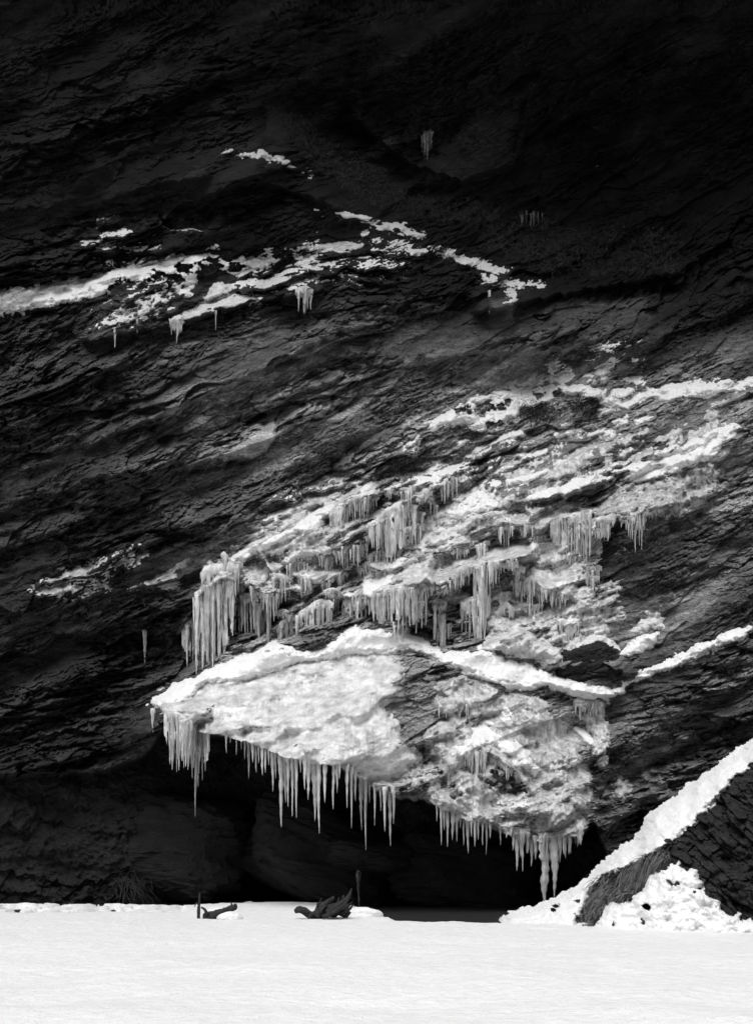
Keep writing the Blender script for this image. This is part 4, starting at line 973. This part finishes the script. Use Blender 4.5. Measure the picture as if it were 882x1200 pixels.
# ------------------------------------------------------------------ driftwood on the snow
def tube(path, rad, seed, sides=9):
    rng = np.random.default_rng(seed)
    P = np.array(path, float); t = np.linspace(0, 1, len(P)); k = 5 * len(P)
    tt = np.linspace(0, 1, k)
    C = np.stack([np.interp(tt, t, P[:, i]) for i in range(3)], -1)
    for _ in range(2): C[1:-1] = (C[:-2] + 2 * C[1:-1] + C[2:]) / 4
    r = np.interp(tt, np.linspace(0, 1, len(rad)), rad)
    vs_ = []
    for i in range(k):
        d = C[min(i + 1, k - 1)] - C[max(i - 1, 0)]; d /= np.linalg.norm(d)
        s1 = np.cross(d, (0.13, .97, .2)); s1 /= np.linalg.norm(s1); s2 = np.cross(d, s1)
        for j in range(sides):
            a = 2 * math.pi * j / sides
            vs_.append(C[i] + (s1 * math.cos(a) + s2 * math.sin(a)) * r[i] * (1 + .18 * math.sin(3 * a + i * .4) + rng.normal(0, .06)))
    fs = [(i * sides + j, i * sides + (j + 1) % sides, (i + 1) * sides + (j + 1) % sides, (i + 1) * sides + j) for i in range(k - 1) for j in range(sides)]
    fs += [tuple(range(sides))[::-1], tuple((k - 1) * sides + j for j in range(sides))]
    return vs_, fs
def wood(label, name, tubes, D, seed, cat):
    ref = np.array(at(*tubes[0][0][0][:2], D))
    root = empty(name, ref.tolist()); tag(root, label, cat)
    for k, (pth, rad, pn) in enumerate(tubes):
        P = [np.array(at(u, v, D + dz)) - ref for u, v, dz in pth]
        a, f = tube(P, rad, seed + k)
        new_mesh(pn, a, f, M_WOOD, root)
    return root
wood('gnarled dark driftwood stump with upturned branches on the snow', 'driftwood', [
    ([(366,1077,0),(376,1071,0),(386,1066,0),(397,1065,.1),(408,1074,.1)], [.06, .10, .12, .11, .07], 'trunk'),
    ([(370,1074,-.1),(377,1064,-.1),(384,1057,-.05),(390,1053,0),(391,1050,0)], [.07, .07, .05, .03, .012], 'branch'),
    ([(384,1070,-.15),(396,1062,-.2),(405,1055,-.2),(410,1048,-.2),(412,1041,-.2)], [.07, .055, .04, .025, .01], 'branch'),
    ([(392,1071,.1),(399,1060,.15),(402,1052,.1),(403,1049,.1)], [.05, .04, .025, .01], 'branch'),
    ([(378,1075,-.3),(392,1069,-.3),(404,1059,-.3),(408,1054,-.3)], [.035, .035, .025, .01], 'branch'),
    ([(376,1070,-.1),(372,1064,-.1),(372,1058,-.15)], [.04, .03, .01], 'branch'),
    ([(372,1068,-.1),(366,1071,-.1),(361,1076,-.15)], [.04, .035, .02], 'branch'),
    ([(400,1070,-.1),(409,1066,-.2),(414,1060,-.2)], [.04, .025, .01], 'branch'),
    ([(380,1068,0.0),(380.6,1060.0,0.0),(381.5,1054.8,0.0)], [.03, .02, .007], 'twig'),
    ([(374,1070,-0.2),(378.8,1064.2,-0.2),(383.5,1060.4,-0.2)], [.03, .02, .007], 'twig'),
    ([(404,1068,0.0),(408.6,1061.1,0.0),(413.2,1056.4,0.0)], [.03, .02, .007], 'twig'),
    ([(377,1067,0.1),(381.8,1060.1,0.1),(386.7,1055.2,0.1)], [.03, .02, .007], 'twig'),
    ([(393,1070,-0.1),(397.6,1062.0,-0.1),(401.6,1056.8,-0.1)], [.03, .02, .007], 'twig'),
    ([(373,1067,0.1),(374.8,1058.0,0.1),(376.6,1052.3,0.1)], [.03, .02, .007], 'twig'),
    ([(395,1066,-0.1),(396.0,1057.3,-0.1),(397.2,1051.3,-0.1)], [.03, .02, .007], 'twig'),
    ([(402,1066,-0.2),(400.7,1061.5,-0.2),(399.5,1058.1,-0.2)], [.03, .02, .007], 'twig'),
    ([(403,1068,-0.0),(405.9,1062.2,-0.0),(408.9,1058.2,-0.0)], [.03, .02, .007], 'twig')], 24.9, 3, 'driftwood')
wood('flat dark piece of driftwood left of the gnarled stump', 'driftwood', [([(345,1068,0),(351,1066,0),(358,1068,0),(365,1073,0),(369,1077,0)], [.03, .06, .06, .06, .03], 'trunk')], 24.9, 4, 'driftwood')
wood('short dark log half buried in snow at the lower left', 'driftwood', [
    ([(238,1075,0),(247,1075,0),(258,1071,0),(268,1067,0),(275,1063,0),(276,1059,0)], [.06, .09, .09, .06, .05, .02], 'trunk'),
    ([(243,1071,-.1),(240,1066,0),(236,1063,0)], [.03, .022, .012], 'branch'),
    ([(268,1066,0),(272,1062,.1),(271,1058,.1)], [.03, .02, .01], 'branch')], 24.9, 5, 'driftwood')
wood('thin upright stick standing in the snow beside the short log', 'stick', [([(233,1078,0),(233,1064,0),(234,1047,0)], [.028, .024, .012], 'shaft'), ([(233,1060,0),(230,1058,0),(228,1063,0)], [.015, .012, .006], 'twig')], 24.9, 6, 'stick')

def heap(label, u, v, D, rad, seed):
    n1, n2 = 60, 24
    a = np.linspace(0, 2 * math.pi, n1, endpoint=False); b = np.linspace(-.2, math.pi / 2, n2)
    A, B = np.meshgrid(a, b); s = 1 + .22 * fbm(np.cos(A) * np.cos(B) * 1.5 + 4, np.sin(A) * np.cos(B) * 1.5 + np.sin(B), seed, 4)
    P = np.stack([np.cos(A) * np.cos(B) * rad[0] * s, np.sin(A) * np.cos(B) * rad[1] * s, np.sin(B) * rad[2] * s], -1).reshape(-1, 3)
    i = np.arange(n1 * n2).reshape(n2, n1); j = np.roll(i, -1, 1)
    o = new_mesh('snow_heap', P, np.stack([i[:-1], j[:-1], j[1:], i[1:]], -1).reshape(-1, 4), M_SNOW)
    o.location = at(u, v, D); tag(o, label, 'snow')
heap('small snow heap on top of the short dark log', 253, 1072, 25.1, (.2, .2, .13), 1)
heap('small snow heap at the foot of the short dark log', 270, 1076, 24.7, (.2, .16, .1), 2)
heap('low snow heap right of the gnarled stump', 424, 1073, 25.4, (.35, .25, .14), 3)
